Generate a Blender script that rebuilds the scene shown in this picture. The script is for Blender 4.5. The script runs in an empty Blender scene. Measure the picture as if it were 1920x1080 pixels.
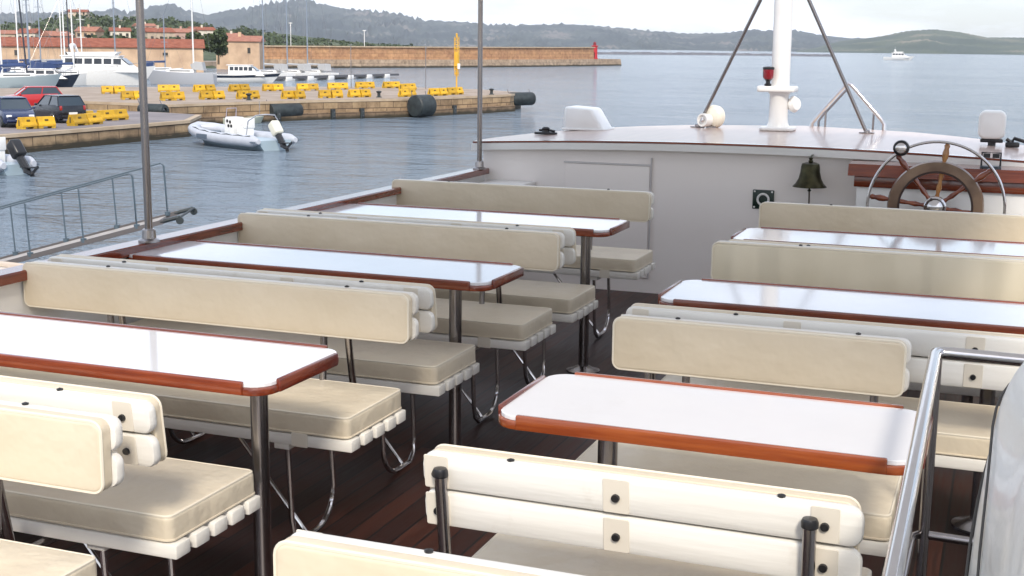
import bpy, bmesh, math, random
from mathutils import Vector, Matrix, noise
R = math.radians
S = bpy.context.scene
C = S.collection

# ------------------------------------------------------------------ camera
cam_d = bpy.data.cameras.new("camera")
cam = bpy.data.objects.new("camera", cam_d)
C.objects.link(cam)
S.camera = cam
PITCH, YAW, ROLL, EYE = -0.18485, 0.36132, 0.01164, 1.6076
Fw = Vector((-math.sin(YAW) * math.cos(PITCH), math.cos(YAW) * math.cos(PITCH), math.sin(PITCH)))
Rt = Vector((math.cos(YAW), math.sin(YAW), 0))
Up = Rt.cross(Fw)
Rt2 = Rt * math.cos(ROLL) + Up * math.sin(ROLL)
Up2 = Up * math.cos(ROLL) - Rt * math.sin(ROLL)
cam.matrix_world = Matrix(((Rt2.x, Up2.x, -Fw.x, 0), (Rt2.y, Up2.y, -Fw.y, 0), (Rt2.z, Up2.z, -Fw.z, EYE), (0, 0, 0, 1)))
cam_d.sensor_width = 36
cam_d.lens = 2424.09 / 1920 * 36
cam_d.clip_start = 0.05
cam_d.clip_end = 60000

# ------------------------------------------------------------------ sky, sun, exposure
SUN_EL, SUN_AZ = R(39), R(155)          # azimuth clockwise from +Y: behind the camera, to the right
w = bpy.data.worlds.new("World")
S.world = w
w.use_nodes = True
wn, wl = w.node_tree.nodes, w.node_tree.links
wn.clear()
w_out = wn.new("ShaderNodeOutputWorld")
w_bg = wn.new("ShaderNodeBackground")
w_sky = wn.new("ShaderNodeTexSky")
w_sky.sky_type = 'NISHITA'
w_sky.sun_disc = False
w_sky.sun_elevation = SUN_EL
w_sky.sun_rotation = SUN_AZ
w_sky.air_density = 1.0
w_sky.dust_density = 1.2
w_tc = wn.new("ShaderNodeTexCoord")
w_mp = wn.new("ShaderNodeMapping")
w_mp.inputs['Scale'].default_value = (1.0, 1.0, 4.5)
w_n = wn.new("ShaderNodeTexNoise")
w_n.inputs['Scale'].default_value = 3.6
w_n.inputs['Detail'].default_value = 6
w_n.inputs['Roughness'].default_value = 0.55
w_r = wn.new("ShaderNodeValToRGB")
w_r.color_ramp.elements[0].position = 0.44
w_r.color_ramp.elements[0].color = (0.30, 0.30, 0.30, 1)
w_r.color_ramp.elements[1].position = 0.60
w_r.color_ramp.elements[1].color = (0.97, 0.97, 0.97, 1)
w_mix = wn.new("ShaderNodeMix")
w_mix.data_type = 'RGBA'
w_mix.inputs['B'].default_value = (9.0, 9.5, 10.7, 1)      # cloud layer
wl.new(w_tc.outputs['Generated'], w_mp.inputs['Vector'])
wl.new(w_mp.outputs[0], w_n.inputs['Vector'])
wl.new(w_n.outputs['Fac'], w_r.inputs[0])
wl.new(w_r.outputs[0], w_mix.inputs['Factor'])
wl.new(w_sky.outputs[0], w_mix.inputs['A'])
wl.new(w_mix.outputs['Result'], w_bg.inputs['Color'])
w_bg.inputs['Strength'].default_value = 0.10
wl.new(w_bg.outputs[0], w_out.inputs['Surface'])

sun_d = bpy.data.lights.new("sun", 'SUN')
sun_d.energy = 2.0
sun_d.angle = R(10)
sun_d.color = (1.0, 0.92, 0.80)
sun = bpy.data.objects.new("sun", sun_d)
C.objects.link(sun)
sdir = Vector((math.sin(SUN_AZ) * math.cos(SUN_EL), math.cos(SUN_AZ) * math.cos(SUN_EL), math.sin(SUN_EL)))
sun.rotation_euler = sdir.to_track_quat('Z', 'Y').to_euler()
S.view_settings.view_transform = 'Standard'
S.view_settings.look = 'None'
S.view_settings.exposure = 0.76
S.view_settings.gamma = 1

# ------------------------------------------------------------------ helpers: objects
def tag(o, label=None, cat=None, group=None, kind=None):
    if label: o['label'] = label
    if cat: o['category'] = cat
    if group: o['group'] = group
    if kind: o['kind'] = kind
    return o

def thing(name, label, cat, loc=(0, 0, 0), rz=0, group=None):
    o = bpy.data.objects.new(name, None)
    C.objects.link(o)
    o.empty_display_size = 0.1
    o.location = loc
    o.rotation_euler = (0, 0, rz)
    return tag(o, label, cat, group)

def obj(name, b, m, parent=None, smooth=35):
    bmesh.ops.recalc_face_normals(b, faces=b.faces)
    me = bpy.data.meshes.new(name)
    b.to_mesh(me)
    b.free()
    if smooth:
        me.polygons.foreach_set('use_smooth', [True] * len(me.polygons))
        me.set_sharp_from_angle(angle=R(smooth))
    ms = m if isinstance(m, (list, tuple)) else [m]
    for x in ms:
        me.materials.append(x)
    o = bpy.data.objects.new(name, me)
    C.objects.link(o)
    if parent:
        o.parent = parent
    return o

def rebase(root, loc):
    """root was built in world coordinates round the origin: put the root at loc without moving anything."""
    d = Vector(loc) - root.location
    root.location = loc
    T = Matrix.Translation(-d)
    done = set()
    def walk(o):
        for c in o.children:
            if c.type == 'MESH' and c.data.name not in done:
                c.data.transform(T)
                done.add(c.data.name)
            walk(c)
    walk(root)
    return root

def copy_tree(o, parent=None):
    c = o.copy()
    C.objects.link(c)
    c.parent = parent
    for ch in list(o.children):
        copy_tree(ch, c)
    return c

# ------------------------------------------------------------------ helpers: shapes
def NB():
    return bmesh.new()

def box(b, c, s, bev=0.0, seg=2, M=None):
    r = bmesh.ops.create_cube(b, size=1)
    vs = r['verts']
    T = Matrix.Translation(Vector(c)) @ (M if M is not None else Matrix.Identity(4)) @ Matrix.Diagonal((s[0], s[1], s[2], 1))
    bmesh.ops.transform(b, matrix=T, verts=vs)
    if bev:
        es = list({e for v in vs for e in v.link_edges})
        bmesh.ops.bevel(b, geom=es, offset=bev, segments=seg, affect='EDGES', profile=0.5)

def bx(b, x0, x1, y0, y1, z0, z1, bev=0.0, seg=2):
    box(b, ((x0 + x1) / 2, (y0 + y1) / 2, (z0 + z1) / 2), (abs(x1 - x0), abs(y1 - y0), abs(z1 - z0)), bev, seg)

def tube(b, pts, r, n=10, closed=False):
    P = [Vector(p) for p in pts]
    k = len(P)
    rs = r if isinstance(r, (list, tuple)) else [r] * k
    rings, up = [], None
    for i in range(k):
        if closed:
            t = P[(i + 1) % k] - P[i - 1]
        else:
            t = P[min(i + 1, k - 1)] - P[max(i - 1, 0)]
        t.normalize()
        if up is None:
            up = Vector((0, 0, 1)) if abs(t.z) < 0.9 else Vector((1, 0, 0))
        a = up - t * up.dot(t)
        if a.length < 1e-6:
            a = Vector((0, 1, 0)) - t * t.y
        a.normalize()
        up = a
        c = t.cross(a)
        rings.append([b.verts.new(P[i] + (a * math.cos(2 * math.pi * j / n) + c * math.sin(2 * math.pi * j / n)) * rs[i]) for j in range(n)])
    for i in range(k if closed else k - 1):
        A, Bq = rings[i], rings[(i + 1) % k]
        for j in range(n):
            b.faces.new((A[j], A[(j + 1) % n], Bq[(j + 1) % n], Bq[j]))
    if not closed:
        b.faces.new(rings[0][::-1])
        b.faces.new(rings[-1])

def arc(c, r, a0, a1, n, ax='xz'):
    out = []
    for i in range(n + 1):
        a = R(a0 + (a1 - a0) * i / n)
        u, v = r * math.cos(a), r * math.sin(a)
        out.append({'xz': (c[0] + u, c[1], c[2] + v), 'yz': (c[0], c[1] + u, c[2] + v), 'xy': (c[0] + u, c[1] + v, c[2])}[ax])
    return out

def lathe(b, prof, M, n=20):
    """prof: (radius, height) pairs turned about local z, placed by matrix M."""
    rings = []
    for (r, z) in prof:
        if r < 1e-6:
            rings.append([b.verts.new(M @ Vector((0, 0, z)))])
        else:
            rings.append([b.verts.new(M @ Vector((r * math.cos(2 * math.pi * j / n), r * math.sin(2 * math.pi * j / n), z))) for j in range(n)])
    for A, Bq in zip(rings, rings[1:]):
        for j in range(n):
            k = (j + 1) % n
            if len(A) == 1 and len(Bq) == 1:
                continue
            if len(A) == 1:
                b.faces.new((A[0], Bq[k], Bq[j]))
            elif len(Bq) == 1:
                b.faces.new((A[j], A[k], Bq[0]))
            else:
                b.faces.new((A[j], A[k], Bq[k], Bq[j]))
    if len(rings[0]) > 1:
        b.faces.new(rings[0][::-1])
    if len(rings[-1]) > 1:
        b.faces.new(rings[-1])

def mat_at(p, zdir=(0, 0, 1)):
    q = Vector(zdir).to_track_quat('Z', 'Y').to_matrix().to_4x4()
    return Matrix.Translation(Vector(p)) @ q

def rr(x0, x1, y0, y1, rad, ins=0.0, n=5):
    x0, x1, y0, y1 = x0 + ins, x1 - ins, y0 + ins, y1 - ins
    rad = max(rad - ins, 0.0005)
    out = []
    for cx, cy, a0 in ((x1 - rad, y1 - rad, 0), (x0 + rad, y1 - rad, 90), (x0 + rad, y0 + rad, 180), (x1 - rad, y0 + rad, 270)):
        for i in range(n + 1):
            a = R(a0 + 90 * i / n)
            out.append((cx + rad * math.cos(a), cy + rad * math.sin(a)))
    return out

def puff(b, rect, rad, w0, w1, bev, axis='z', steps=3, bev0=None):
    """rounded rectangle with rounded edges, thickness along axis from w0 to w1."""
    lay = []
    if bev0 is None: bev0 = bev
    for i in range(steps + 1):
        a = R(90 * i / steps)
        lay.append((w0 + bev0 * (1 - math.sin(a)), bev0 * (1 - math.cos(a))))
    lay = lay[::-1]
    lay = [(w0 + bev0 * (1 - math.cos(R(90 * i / steps))), bev0 * (1 - math.sin(R(90 * i / steps)))) for i in range(steps + 1)]
    lay += [(w1 - bev * (1 - math.cos(R(90 * i / steps))), bev * (1 - math.sin(R(90 * i / steps)))) for i in range(steps, -1, -1)]
    prev = None
    for wv, ins in lay:
        pts = rr(*rect, rad, ins)
        ring = [b.verts.new((p, q, wv) if axis == 'z' else (p, wv, q) if axis == 'y' else (wv, p, q)) for p, q in pts]
        if prev:
            k = len(ring)
            for j in range(k):
                b.faces.new((prev[j], prev[(j + 1) % k], ring[(j + 1) % k], ring[j]))
        else:
            b.faces.new(ring[::-1])
        prev = ring
    b.faces.new(prev)

def prism(b, poly, w0, w1, axis='z'):
    f = (lambda p, q, wv: (p, q, wv)) if axis == 'z' else (lambda p, q, wv: (p, wv, q)) if axis == 'y' else (lambda p, q, wv: (wv, p, q))
    A = [b.verts.new(f(p, q, w0)) for p, q in poly]
    Bq = [b.verts.new(f(p, q, w1)) for p, q in poly]
    k = len(poly)
    b.faces.new(A[::-1])
    b.faces.new(Bq)
    for j in range(k):
        b.faces.new((A[j], A[(j + 1) % k], Bq[(j + 1) % k], Bq[j]))

def warp(b, fn):
    for v in b.verts:
        v.co = Vector(fn(v.co))

# ------------------------------------------------------------------ helpers: materials
def mat(name, col, rough=0.5, metal=0.0, col2=None, nscale=20, stretch=(1, 1, 1), bump=0.0, bscale=None, coat=0.0, detail=5,
        contrast=(0.35, 0.65), spec=0.5, rvar=0.0, bstretch=None, dist=0.02, bdetail=4):
    m = bpy.data.materials.new(name)
    m.use_nodes = True
    nt = m.node_tree
    N, L = nt.nodes, nt.links
    p = N['Principled BSDF']
    p.inputs['Base Color'].default_value = (*col, 1)
    p.inputs['Roughness'].default_value = rough
    p.inputs['Metallic'].default_value = metal
    p.inputs['Specular IOR Level'].default_value = spec
    if coat:
        p.inputs['Coat Weight'].default_value = coat
        p.inputs['Coat Roughness'].default_value = 0.08
    tc = N.new("ShaderNodeTexCoord")
    if col2 is not None or rvar:
        mp = N.new("ShaderNodeMapping")
        mp.inputs['Scale'].default_value = stretch
        n = N.new("ShaderNodeTexNoise")
        n.inputs['Scale'].default_value = nscale
        n.inputs['Detail'].default_value = detail
        L.new(tc.outputs['Object'], mp.inputs[0])
        L.new(mp.outputs[0], n.inputs['Vector'])
        if col2 is not None:
            r = N.new("ShaderNodeValToRGB")
            r.color_ramp.elements[0].position = contrast[0]
            r.color_ramp.elements[1].position = contrast[1]
            r.color_ramp.elements[0].color = (*col, 1)
            r.color_ramp.elements[1].color = (*col2, 1)
            L.new(n.outputs['Fac'], r.inputs[0])
            L.new(r.outputs[0], p.inputs['Base Color'])
        if rvar:
            mr = N.new("ShaderNodeMapRange")
            mr.inputs['To Min'].default_value = max(rough - rvar, 0.02)
            mr.inputs['To Max'].default_value = rough + rvar
            L.new(n.outputs['Fac'], mr.inputs['Value'])
            L.new(mr.outputs[0], p.inputs['Roughness'])
    if bump:
        mp2 = N.new("ShaderNodeMapping")
        mp2.inputs['Scale'].default_value = bstretch or stretch
        n2 = N.new("ShaderNodeTexNoise")
        n2.inputs['Scale'].default_value = bscale or nscale
        n2.inputs['Detail'].default_value = bdetail
        bp = N.new("ShaderNodeBump")
        bp.inputs['Strength'].default_value = bump
        bp.inputs['Distance'].default_value = dist
        L.new(tc.outputs['Object'], mp2.inputs[0])
        L.new(mp2.outputs[0], n2.inputs['Vector'])
        L.new(n2.outputs['Fac'], bp.inputs['Height'])
        L.new(bp.outputs[0], p.inputs['Normal'])
    return m

vinyl = mat('beige_vinyl', (0.68, 0.59, 0.45), 0.42, col2=(0.74, 0.65, 0.50), nscale=5, bump=0.6, bscale=5, dist=0.04)
vinyl_pad = mat('beige_vinyl_pad', (0.65, 0.55, 0.40), 0.40, col2=(0.71, 0.61, 0.46), nscale=3, bump=0.5, bscale=4.5, dist=0.035)
vinyl_creased = mat('creased_vinyl', (0.68, 0.60, 0.44), 0.42, col2=(0.74, 0.66, 0.50), nscale=3, bump=1.0, bscale=2.4, bstretch=(2.2, 1, 0.35), dist=0.10, bdetail=1)
piping_m = mat('piping', (0.76, 0.69, 0.56), 0.4)
white_paint = mat('white_wood_paint', (0.80, 0.775, 0.72), 0.36, col2=(0.76, 0.73, 0.67), nscale=8, stretch=(0.3, 2, 2), bump=0.08, bscale=30, bstretch=(0.2, 2, 2), coat=0.25)
patch_m = mat('tan_patch', (0.71, 0.65, 0.55), 0.5)
laminate = mat('white_laminate', (0.80, 0.79, 0.80), 0.09, col2=(0.77, 0.76, 0.775), nscale=5, coat=0.5, rvar=0.05, detail=9)
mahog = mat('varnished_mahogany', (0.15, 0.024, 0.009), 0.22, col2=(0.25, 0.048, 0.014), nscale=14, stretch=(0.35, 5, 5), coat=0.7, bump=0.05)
mahog_lit = mat('lit_mahogany', (0.24, 0.045, 0.010), 0.22, col2=(0.34, 0.080, 0.018), nscale=14, stretch=(0.35, 5, 5), coat=0.7, bump=0.05)  # same varnished mahogany, with stronger light painted into its colour
mahog_y = mat('varnished_mahogany_long', (0.10, 0.014, 0.008), 0.24, col2=(0.20, 0.036, 0.014), nscale=14, stretch=(5, 0.35, 5), coat=0.6, bump=0.05)
chrome = mat('stainless', (0.62, 0.60, 0.60), 0.14, metal=1.0, rvar=0.05, nscale=30)
chrome_dark = mat('worn_stainless', (0.34, 0.32, 0.32), 0.22, metal=1.0, rvar=0.06, nscale=30)
black_pl = mat('black_plastic', (0.012, 0.012, 0.014), 0.35)
rubber = mat('black_rubber', (0.012, 0.016, 0.018), 0.55, col2=(0.03, 0.04, 0.042), nscale=3)
gel = mat('white_gelcoat', (0.80, 0.79, 0.77), 0.28, col2=(0.76, 0.745, 0.72), nscale=4, coat=0.3)
lilac = mat('cabin_wall_paint', (0.86, 0.80, 0.76), 0.35, col2=(0.88, 0.83, 0.79), nscale=1.6, bump=0.05, bscale=3)
bronze = mat('aged_bronze', (0.028, 0.027, 0.014), 0.38, metal=0.8, col2=(0.065, 0.06, 0.03), nscale=18)
hullpaint = mat('hull_paint', (0.78, 0.78, 0.78), 0.3, col2=(0.70, 0.70, 0.70), nscale=1.5)
canvas = bpy.data.materials.new('white_canvas')
canvas.use_nodes = True
_n, _l = canvas.node_tree.nodes, canvas.node_tree.links
_p = _n['Principled BSDF']
_p.inputs['Base Color'].default_value = (0.74, 0.73, 0.72, 1)
_p.inputs['Roughness'].default_value = 0.8
_t = _n.new('ShaderNodeBsdfTranslucent')
_t.inputs[0].default_value = (0.75, 0.74, 0.73, 1)
_m = _n.new('ShaderNodeMixShader')
_m.inputs[0].default_value = 0.34
_l.new(_p.outputs[0], _m.inputs[1])
_l.new(_t.outputs[0], _m.inputs[2])
_l.new(_m.outputs[0], _n['Material Output'].inputs[0])

def tint(m, amt=0.12, stain=0.0, stain_col=(0.5, 0.42, 0.30)):
    nt = m.node_tree; N, L = nt.nodes, nt.links
    p = N['Principled BSDF']
    src = p.inputs['Base Color'].links[0].from_socket
    oi = N.new('ShaderNodeObjectInfo')
    hs = N.new('ShaderNodeHueSaturation')
    mr = N.new('ShaderNodeMapRange')
    mr.inputs['To Min'].default_value = 1 - amt
    mr.inputs['To Max'].default_value = 1 + amt * .5
    L.new(oi.outputs['Random'], mr.inputs['Value'])
    L.new(mr.outputs[0], hs.inputs['Value'])
    L.new(src, hs.inputs['Color'])
    out = hs.outputs[0]
    if stain:
        tc = N.new('ShaderNodeTexCoord'); n = N.new('ShaderNodeTexNoise')
        n.inputs['Scale'].default_value = 3.3; n.inputs['Detail'].default_value = 9; n.inputs['Roughness'].default_value = .7
        ad = N.new('ShaderNodeVectorMath'); ad.operation = 'ADD'
        sc = N.new('ShaderNodeVectorMath'); sc.operation = 'SCALE'; sc.inputs['Scale'].default_value = 37
        cb = N.new('ShaderNodeCombineXYZ'); L.new(oi.outputs['Random'], cb.inputs[0]); L.new(oi.outputs['Random'], cb.inputs[1])
        L.new(cb.outputs[0], sc.inputs[0]); L.new(tc.outputs['Object'], ad.inputs[0]); L.new(sc.outputs[0], ad.inputs[1])
        L.new(ad.outputs[0], n.inputs['Vector'])
        rp = N.new('ShaderNodeValToRGB')
        rp.color_ramp.elements[0].position = .60; rp.color_ramp.elements[0].color = (0, 0, 0, 1)
        rp.color_ramp.elements[1].position = .76; rp.color_ramp.elements[1].color = (stain, stain, stain, 1)
        L.new(n.outputs['Fac'], rp.inputs[0])
        mx = N.new('ShaderNodeMix'); mx.data_type = 'RGBA'; mx.inputs['B'].default_value = (*stain_col, 1)
        L.new(rp.outputs[0], mx.inputs['Factor']); L.new(out, mx.inputs['A'])
        out = mx.outputs['Result']
    L.new(out, p.inputs['Base Color'])
tint(vinyl, .10, .16); tint(vinyl_pad, .07, .10); tint(laminate, .02, .22, (.60, .58, .56)); tint(white_paint, .05, .45, (.42, .36, .27)); tint(mahog, .3)
steel_pole = mat('dull_pole_steel', (0.26, 0.235, 0.225), 0.2, metal=1.0, rvar=0.06, nscale=12)

def plank_mat(name, c1, c2, c3, wv=0.085):
    m = bpy.data.materials.new(name)
    m.use_nodes = True
    nt = m.node_tree
    N, L = nt.nodes, nt.links
    p = N['Principled BSDF']
    tc = N.new("ShaderNodeTexCoord")
    mp = N.new("ShaderNodeMapping")
    mp.inputs['Rotation'].default_value = (0, 0, R(90))
    L.new(tc.outputs['Object'], mp.inputs[0])
    bt = N.new("ShaderNodeTexBrick")
    bt.inputs['Scale'].default_value = 1.0
    bt.inputs['Brick Width'].default_value = 2.3
    bt.inputs['Row Height'].default_value = wv
    bt.inputs['Mortar Size'].default_value = 0.0045
    bt.inputs['Color1'].default_value = (*c1, 1)
    bt.inputs['Color2'].default_value = (*c2, 1)
    bt.inputs['Mortar'].default_value = (0.006, 0.005, 0.005, 1)
    L.new(mp.outputs[0], bt.inputs['Vector'])
    n = N.new("ShaderNodeTexNoise")
    n.inputs['Scale'].default_value = 12
    n.inputs['Detail'].default_value = 8
    mp2 = N.new("ShaderNodeMapping")
    mp2.inputs['Scale'].default_value = (6, 0.35, 1)
    L.new(tc.outputs['Object'], mp2.inputs[0])
    L.new(mp2.outputs[0], n.inputs['Vector'])
    mx = N.new("ShaderNodeMix")
    mx.data_type = 'RGBA'
    mx.blend_type = 'MULTIPLY'
    mx.inputs['Factor'].default_value = 0.75
    rp = N.new("ShaderNodeValToRGB")
    rp.color_ramp.elements[0].position = 0.3
    rp.color_ramp.elements[0].color = (0.45, 0.4, 0.4, 1)
    rp.color_ramp.elements[1].position = 0.7
    rp.color_ramp.elements[1].color = (1.3, 1.2, 1.1, 1)
    L.new(n.outputs['Fac'], rp.inputs[0])
    L.new(bt.outputs['Color'], mx.inputs['A'])
    L.new(rp.outputs[0], mx.inputs['B'])
    L.new(mx.outputs['Result'], p.inputs['Base Color'])
    bp = N.new("ShaderNodeBump")
    bp.inputs['Strength'].default_value = 0.4
    bp.inputs['Distance'].default_value = 0.004
    bp.invert = True
    L.new(bt.outputs['Fac'], bp.inputs['Height'])
    L.new(bp.outputs[0], p.inputs['Normal'])
    mr = N.new("ShaderNodeMapRange")
    mr.inputs['To Min'].default_value = 0.30
    mr.inputs['To Max'].default_value = 0.55
    L.new(n.outputs['Fac'], mr.inputs['Value'])
    L.new(mr.outputs[0], p.inputs['Roughness'])
    return m
deck_m = plank_mat('deck_planks', (0.017, 0.005, 0.004), (0.062, 0.018, 0.010), None)

# ------------------------------------------------------------------ the water
def water_mat():
    m = bpy.data.materials.new('harbour_water')
    m.use_nodes = True
    nt = m.node_tree
    N, L = nt.nodes, nt.links
    p = N['Principled BSDF']
    p.inputs['Base Color'].default_value = (0.055, 0.10, 0.13, 1)
    p.inputs['Roughness'].default_value = 0.10
    p.inputs['IOR'].default_value = 1.33
    tc = N.new("ShaderNodeTexCoord")
    prev = None
    for sc, st, rot, d in ((0.05, (1, 1.6, 1), 25, 2.6), (0.16, (1, 1.6, 1), 8, 1.3), (0.45, (1, 1.5, 1), 30, 0.55), (1.5, (1, 1.6, 1), 5, 0.32), (4.5, (1, 1.5, 1), 35, 0.14)):
        mp = N.new("ShaderNodeMapping")
        mp.inputs['Rotation'].default_value = (0, 0, R(rot))
        mp.inputs['Scale'].default_value = st
        n = N.new("ShaderNodeTexNoise")
        n.inputs['Scale'].default_value = sc
        n.inputs['Detail'].default_value = 3
        n.inputs['Roughness'].default_value = 0.6
        L.new(tc.outputs['Object'], mp.inputs[0])
        L.new(mp.outputs[0], n.inputs['Vector'])
        bp = N.new("ShaderNodeBump")
        bp.inputs['Strength'].default_value = 1.0
        bp.inputs['Distance'].default_value = d
        L.new(n.outputs['Fac'], bp.inputs['Height'])
        if prev:
            L.new(prev.outputs[0], bp.inputs['Normal'])
        prev = bp
    L.new(prev.outputs[0], p.inputs['Normal'])
    n = N.new("ShaderNodeTexNoise")
    n.inputs['Scale'].default_value = 0.02
    n.inputs['Detail'].default_value = 4
    r = N.new("ShaderNodeValToRGB")
    r.color_ramp.elements[0].position = 0.35
    r.color_ramp.elements[0].color = (0.14, 0.185, 0.235, 1)
    r.color_ramp.elements[1].position = 0.65
    r.color_ramp.elements[1].color = (0.20, 0.25, 0.305, 1)
    L.new(tc.outputs['Object'], n.inputs['Vector'])
    L.new(n.outputs['Fac'], r.inputs[0])
    L.new(r.outputs[0], p.inputs['Base Color'])
    return m
WZ = -3.6
b = NB()
rings = [3, 30, 80, 200, 600, 2000, 6000, 20000]
prev = None
cen = b.verts.new((0, 0, 0))
for rad in rings:
    ring = [b.verts.new((rad * math.cos(2 * math.pi * j / 48), rad * math.sin(2 * math.pi * j / 48), 0)) for j in range(48)]
    for j in range(48):
        k = (j + 1) % 48
        if prev: b.faces.new((prev[j], prev[k], ring[k], ring[j]))
        else: b.faces.new((cen, ring[j], ring[k]))
    prev = ring
o = obj('water', b, water_mat())
o.location = (0, 0, WZ)
tag(o, 'choppy grey blue harbour water reaching out to the far hills', kind='structure')
# ================================================================== OUR BOAT
# ------------------------------------------------------------------ deck
b = NB()
bx(b, -3.42, 0.60, -4.0, 8.32, -0.06, 0.0)
o = obj('deck', b, deck_m, smooth=0)
tag(o, 'dark reddish brown planked deck of the passenger boat', kind='structure')

boat = thing('passenger_boat', 'white passenger boat we stand on, with mahogany cap rail and grey cabin wall', 'boat')
def plan(off=0.0):
    L_ = [(-3.46 - off, -4.5), (-3.48 - off, 2.0), (-3.50 - off, 6.5), (-3.44 - off, 8.5), (-3.1 - off, 11.2), (-2.45, 13.6 + off), (-1.4, 15.6 + off)]
    Rr = [(-2.8 - x, y) for x, y in L_[:-1]][::-1]
    return L_ + Rr
b = NB()
P1 = plan()
Wt = [(-1.4 + (x + 1.4) * 0.93, y - (1.2 if y > 12 else 0.3 if y > 9 else 0)) for x, y in P1]
A = [b.verts.new((x, y, -3.9)) for x, y in Wt]
Bv = [b.verts.new((x, y, -0.30)) for x, y in P1]
Cv = [b.verts.new((x, y, -0.12)) for x, y in P1]
k = len(P1)
for X, Y_ in ((A, Bv), (Bv, Cv)):
    for j in range(k):
        b.faces.new((X[j], X[(j + 1) % k], Y_[(j + 1) % k], Y_[j]))
b.faces.new(A[::-1])
b.faces.new(Cv)
warp(b, lambda c: c)
obj('hull', b, hullpaint, boat, smooth=20)

RAILX = lambda y: -3.285 - 0.03 * math.sin(max(0, min(1, (y - 1) / 8.5)) * math.pi)
for sgn in (1, -1):
    b = NB()
    ys = [-4.0 + 0.5 * i for i in range(25)] + [8.23]
    fx = (lambda y: RAILX(y)) if sgn > 0 else (lambda y: -2.8 - RAILX(y))
    pr = None
    for y in ys:
        x = fx(y)
        xo = x - 0.07 * sgn
        q = [b.verts.new(p) for p in ((x - 0.02 * sgn, y, -0.05), (x - 0.02 * sgn, y, 0.745), (xo, y, 0.745), (xo, y, -0.28))]
        if pr:
            for j in range(4):
                b.faces.new((pr[j], pr[(j + 1) % 4], q[(j + 1) % 4], q[j]))
        else:
            b.faces.new(q[::-1])
        pr = q
    b.faces.new(pr)
    obj('bulwark', b, gel, boat, smooth=30)
    b = NB()
    pr = None
    for y in ys:
        x = fx(y)
        q = [b.verts.new((x + dx * sgn, y, z)) for dx, z in ((0.012, 0.747), (0.012, 0.779), (0.006, 0.785), (-0.082, 0.785), (-0.088, 0.779), (-0.088, 0.747))]
        if pr:
            for j in range(6):
                b.faces.new((pr[j], pr[(j + 1) % 6], q[(j + 1) % 6], q[j]))
        else:
            b.faces.new(q[::-1])
        pr = q
    b.faces.new(pr)
    obj('cap_rail', b, mahog_y, boat, smooth=30)

# cabin wall, door, cornice, cambered roof
ROOF = lambda x: 1.012 - 0.0135 * (x + 1.5) ** 2
b = NB()
n = 24
lo, hi = [], []
for i in range(n + 1):
    x = -3.34 + (0.54 + 3.34) * i / n
    lo.append((x, -0.02))
    hi.append((x, ROOF(x) - 0.05))
poly = lo + hi[::-1]
prism(b, poly, 8.25, 8.30, 'y')
obj('cabin_wall', b, lilac, boat, smooth=0)
b = NB()
bx(b, -2.745, -2.157, 8.238, 8.249, 0.10, 0.845, 0.003, 1)
d = obj('door', b, lilac, boat)
b = NB()
for x0, x1, z0, z1 in ((-2.75, -2.152, 0.846, 0.856), (-2.152, -2.145, 0.10, 0.90)):
    bx(b, x0, x1, 8.232, 8.2485, z0, z1)
obj('door_seam', b, mat('seam_grey', (0.56, 0.53, 0.53), 0.5), d)
b = NB()
bx(b, -3.28, -2.95, 8.02, 8.247, 0.66, 0.71, 0.012)
obj('corner_ledge', b, gel, boat)
def strip(b, y0, y1, dz0, dz1, x0=-3.40, x1=0.60, n=24):
    pr = None
    for i in range(n + 1):
        x = x0 + (x1 - x0) * i / n
        z = ROOF(x)
        q = [b.verts.new((x, yy, z + dz)) for yy, dz in ((y0, dz0), (y0, dz1), (y1, dz1), (y1, dz0))]
        if pr:
            for j in range(4):
                b.faces.new((pr[j], pr[(j + 1) % 4], q[(j + 1) % 4], q[j]))
        else:
            b.faces.new(q[::-1])
        pr = q
    b.faces.new(pr)
b = NB(); strip(b, 8.185, 8.249, -0.055, -0.011)
obj('cornice', b, gel, boat, smooth=30)
b = NB(); strip(b, 8.205, 8.29, -0.010, 0.002)
obj('roof_edge', b, mahog, boat, smooth=30)
b = NB()
out = [(-3.42, 8.22), (-3.44, 8.6), (-3.33, 9.15), (-2.96, 9.93), (-2.34, 10.32), (-1.5, 10.52), (-0.72, 10.34), (-0.15, 9.98), (0.35, 9.3), (0.60, 8.6), (0.62, 8.22)]
mid = [(0.62 - (4.04) * i / 14, 8.22) for i in range(1, 14)]
def roofgrid(b, z_off, thick):
    rows = 10
    V = []
    for r_ in range(rows + 1):
        y = 8.292 + (10.52 - 8.292) * r_ / rows
        # half outline: x limits at this y
        def lim(side):
            pts = out[:6] if side < 0 else out[5:][::-1]
            for (xa, ya), (xb, yb) in zip(pts, pts[1:]):
                if ya <= y <= yb:
                    t = (y - ya) / max(yb - ya, 1e-6)
                    return xa + (xb - xa) * t
            return pts[-1][0]
        xl, xr = lim(-1), lim(1)
        V.append([b.verts.new((xl + (xr - xl) * i / 20, y, ROOF(xl + (xr - xl) * i / 20) + z_off)) for i in range(21)])
    for r_ in range(rows):
        for i in range(20):
            b.faces.new((V[r_][i], V[r_][i + 1], V[r_ + 1][i + 1], V[r_ + 1][i]))
    r = bmesh.ops.extrude_face_region(b, geom=list(b.faces))
    for v in r['geom']:
        if isinstance(v, bmesh.types.BMVert):
            v.co.z -= thick
roofgrid(b, 0.0, 0.05)
obj('cabin_roof', b, mat('varnished_roof', (0.44, 0.32, 0.27), 0.32, col2=(0.54, 0.41, 0.35), nscale=5, stretch=(3, 0.4, 1), coat=0.35, rvar=0.06), boat, smooth=30)
b = NB()
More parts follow.
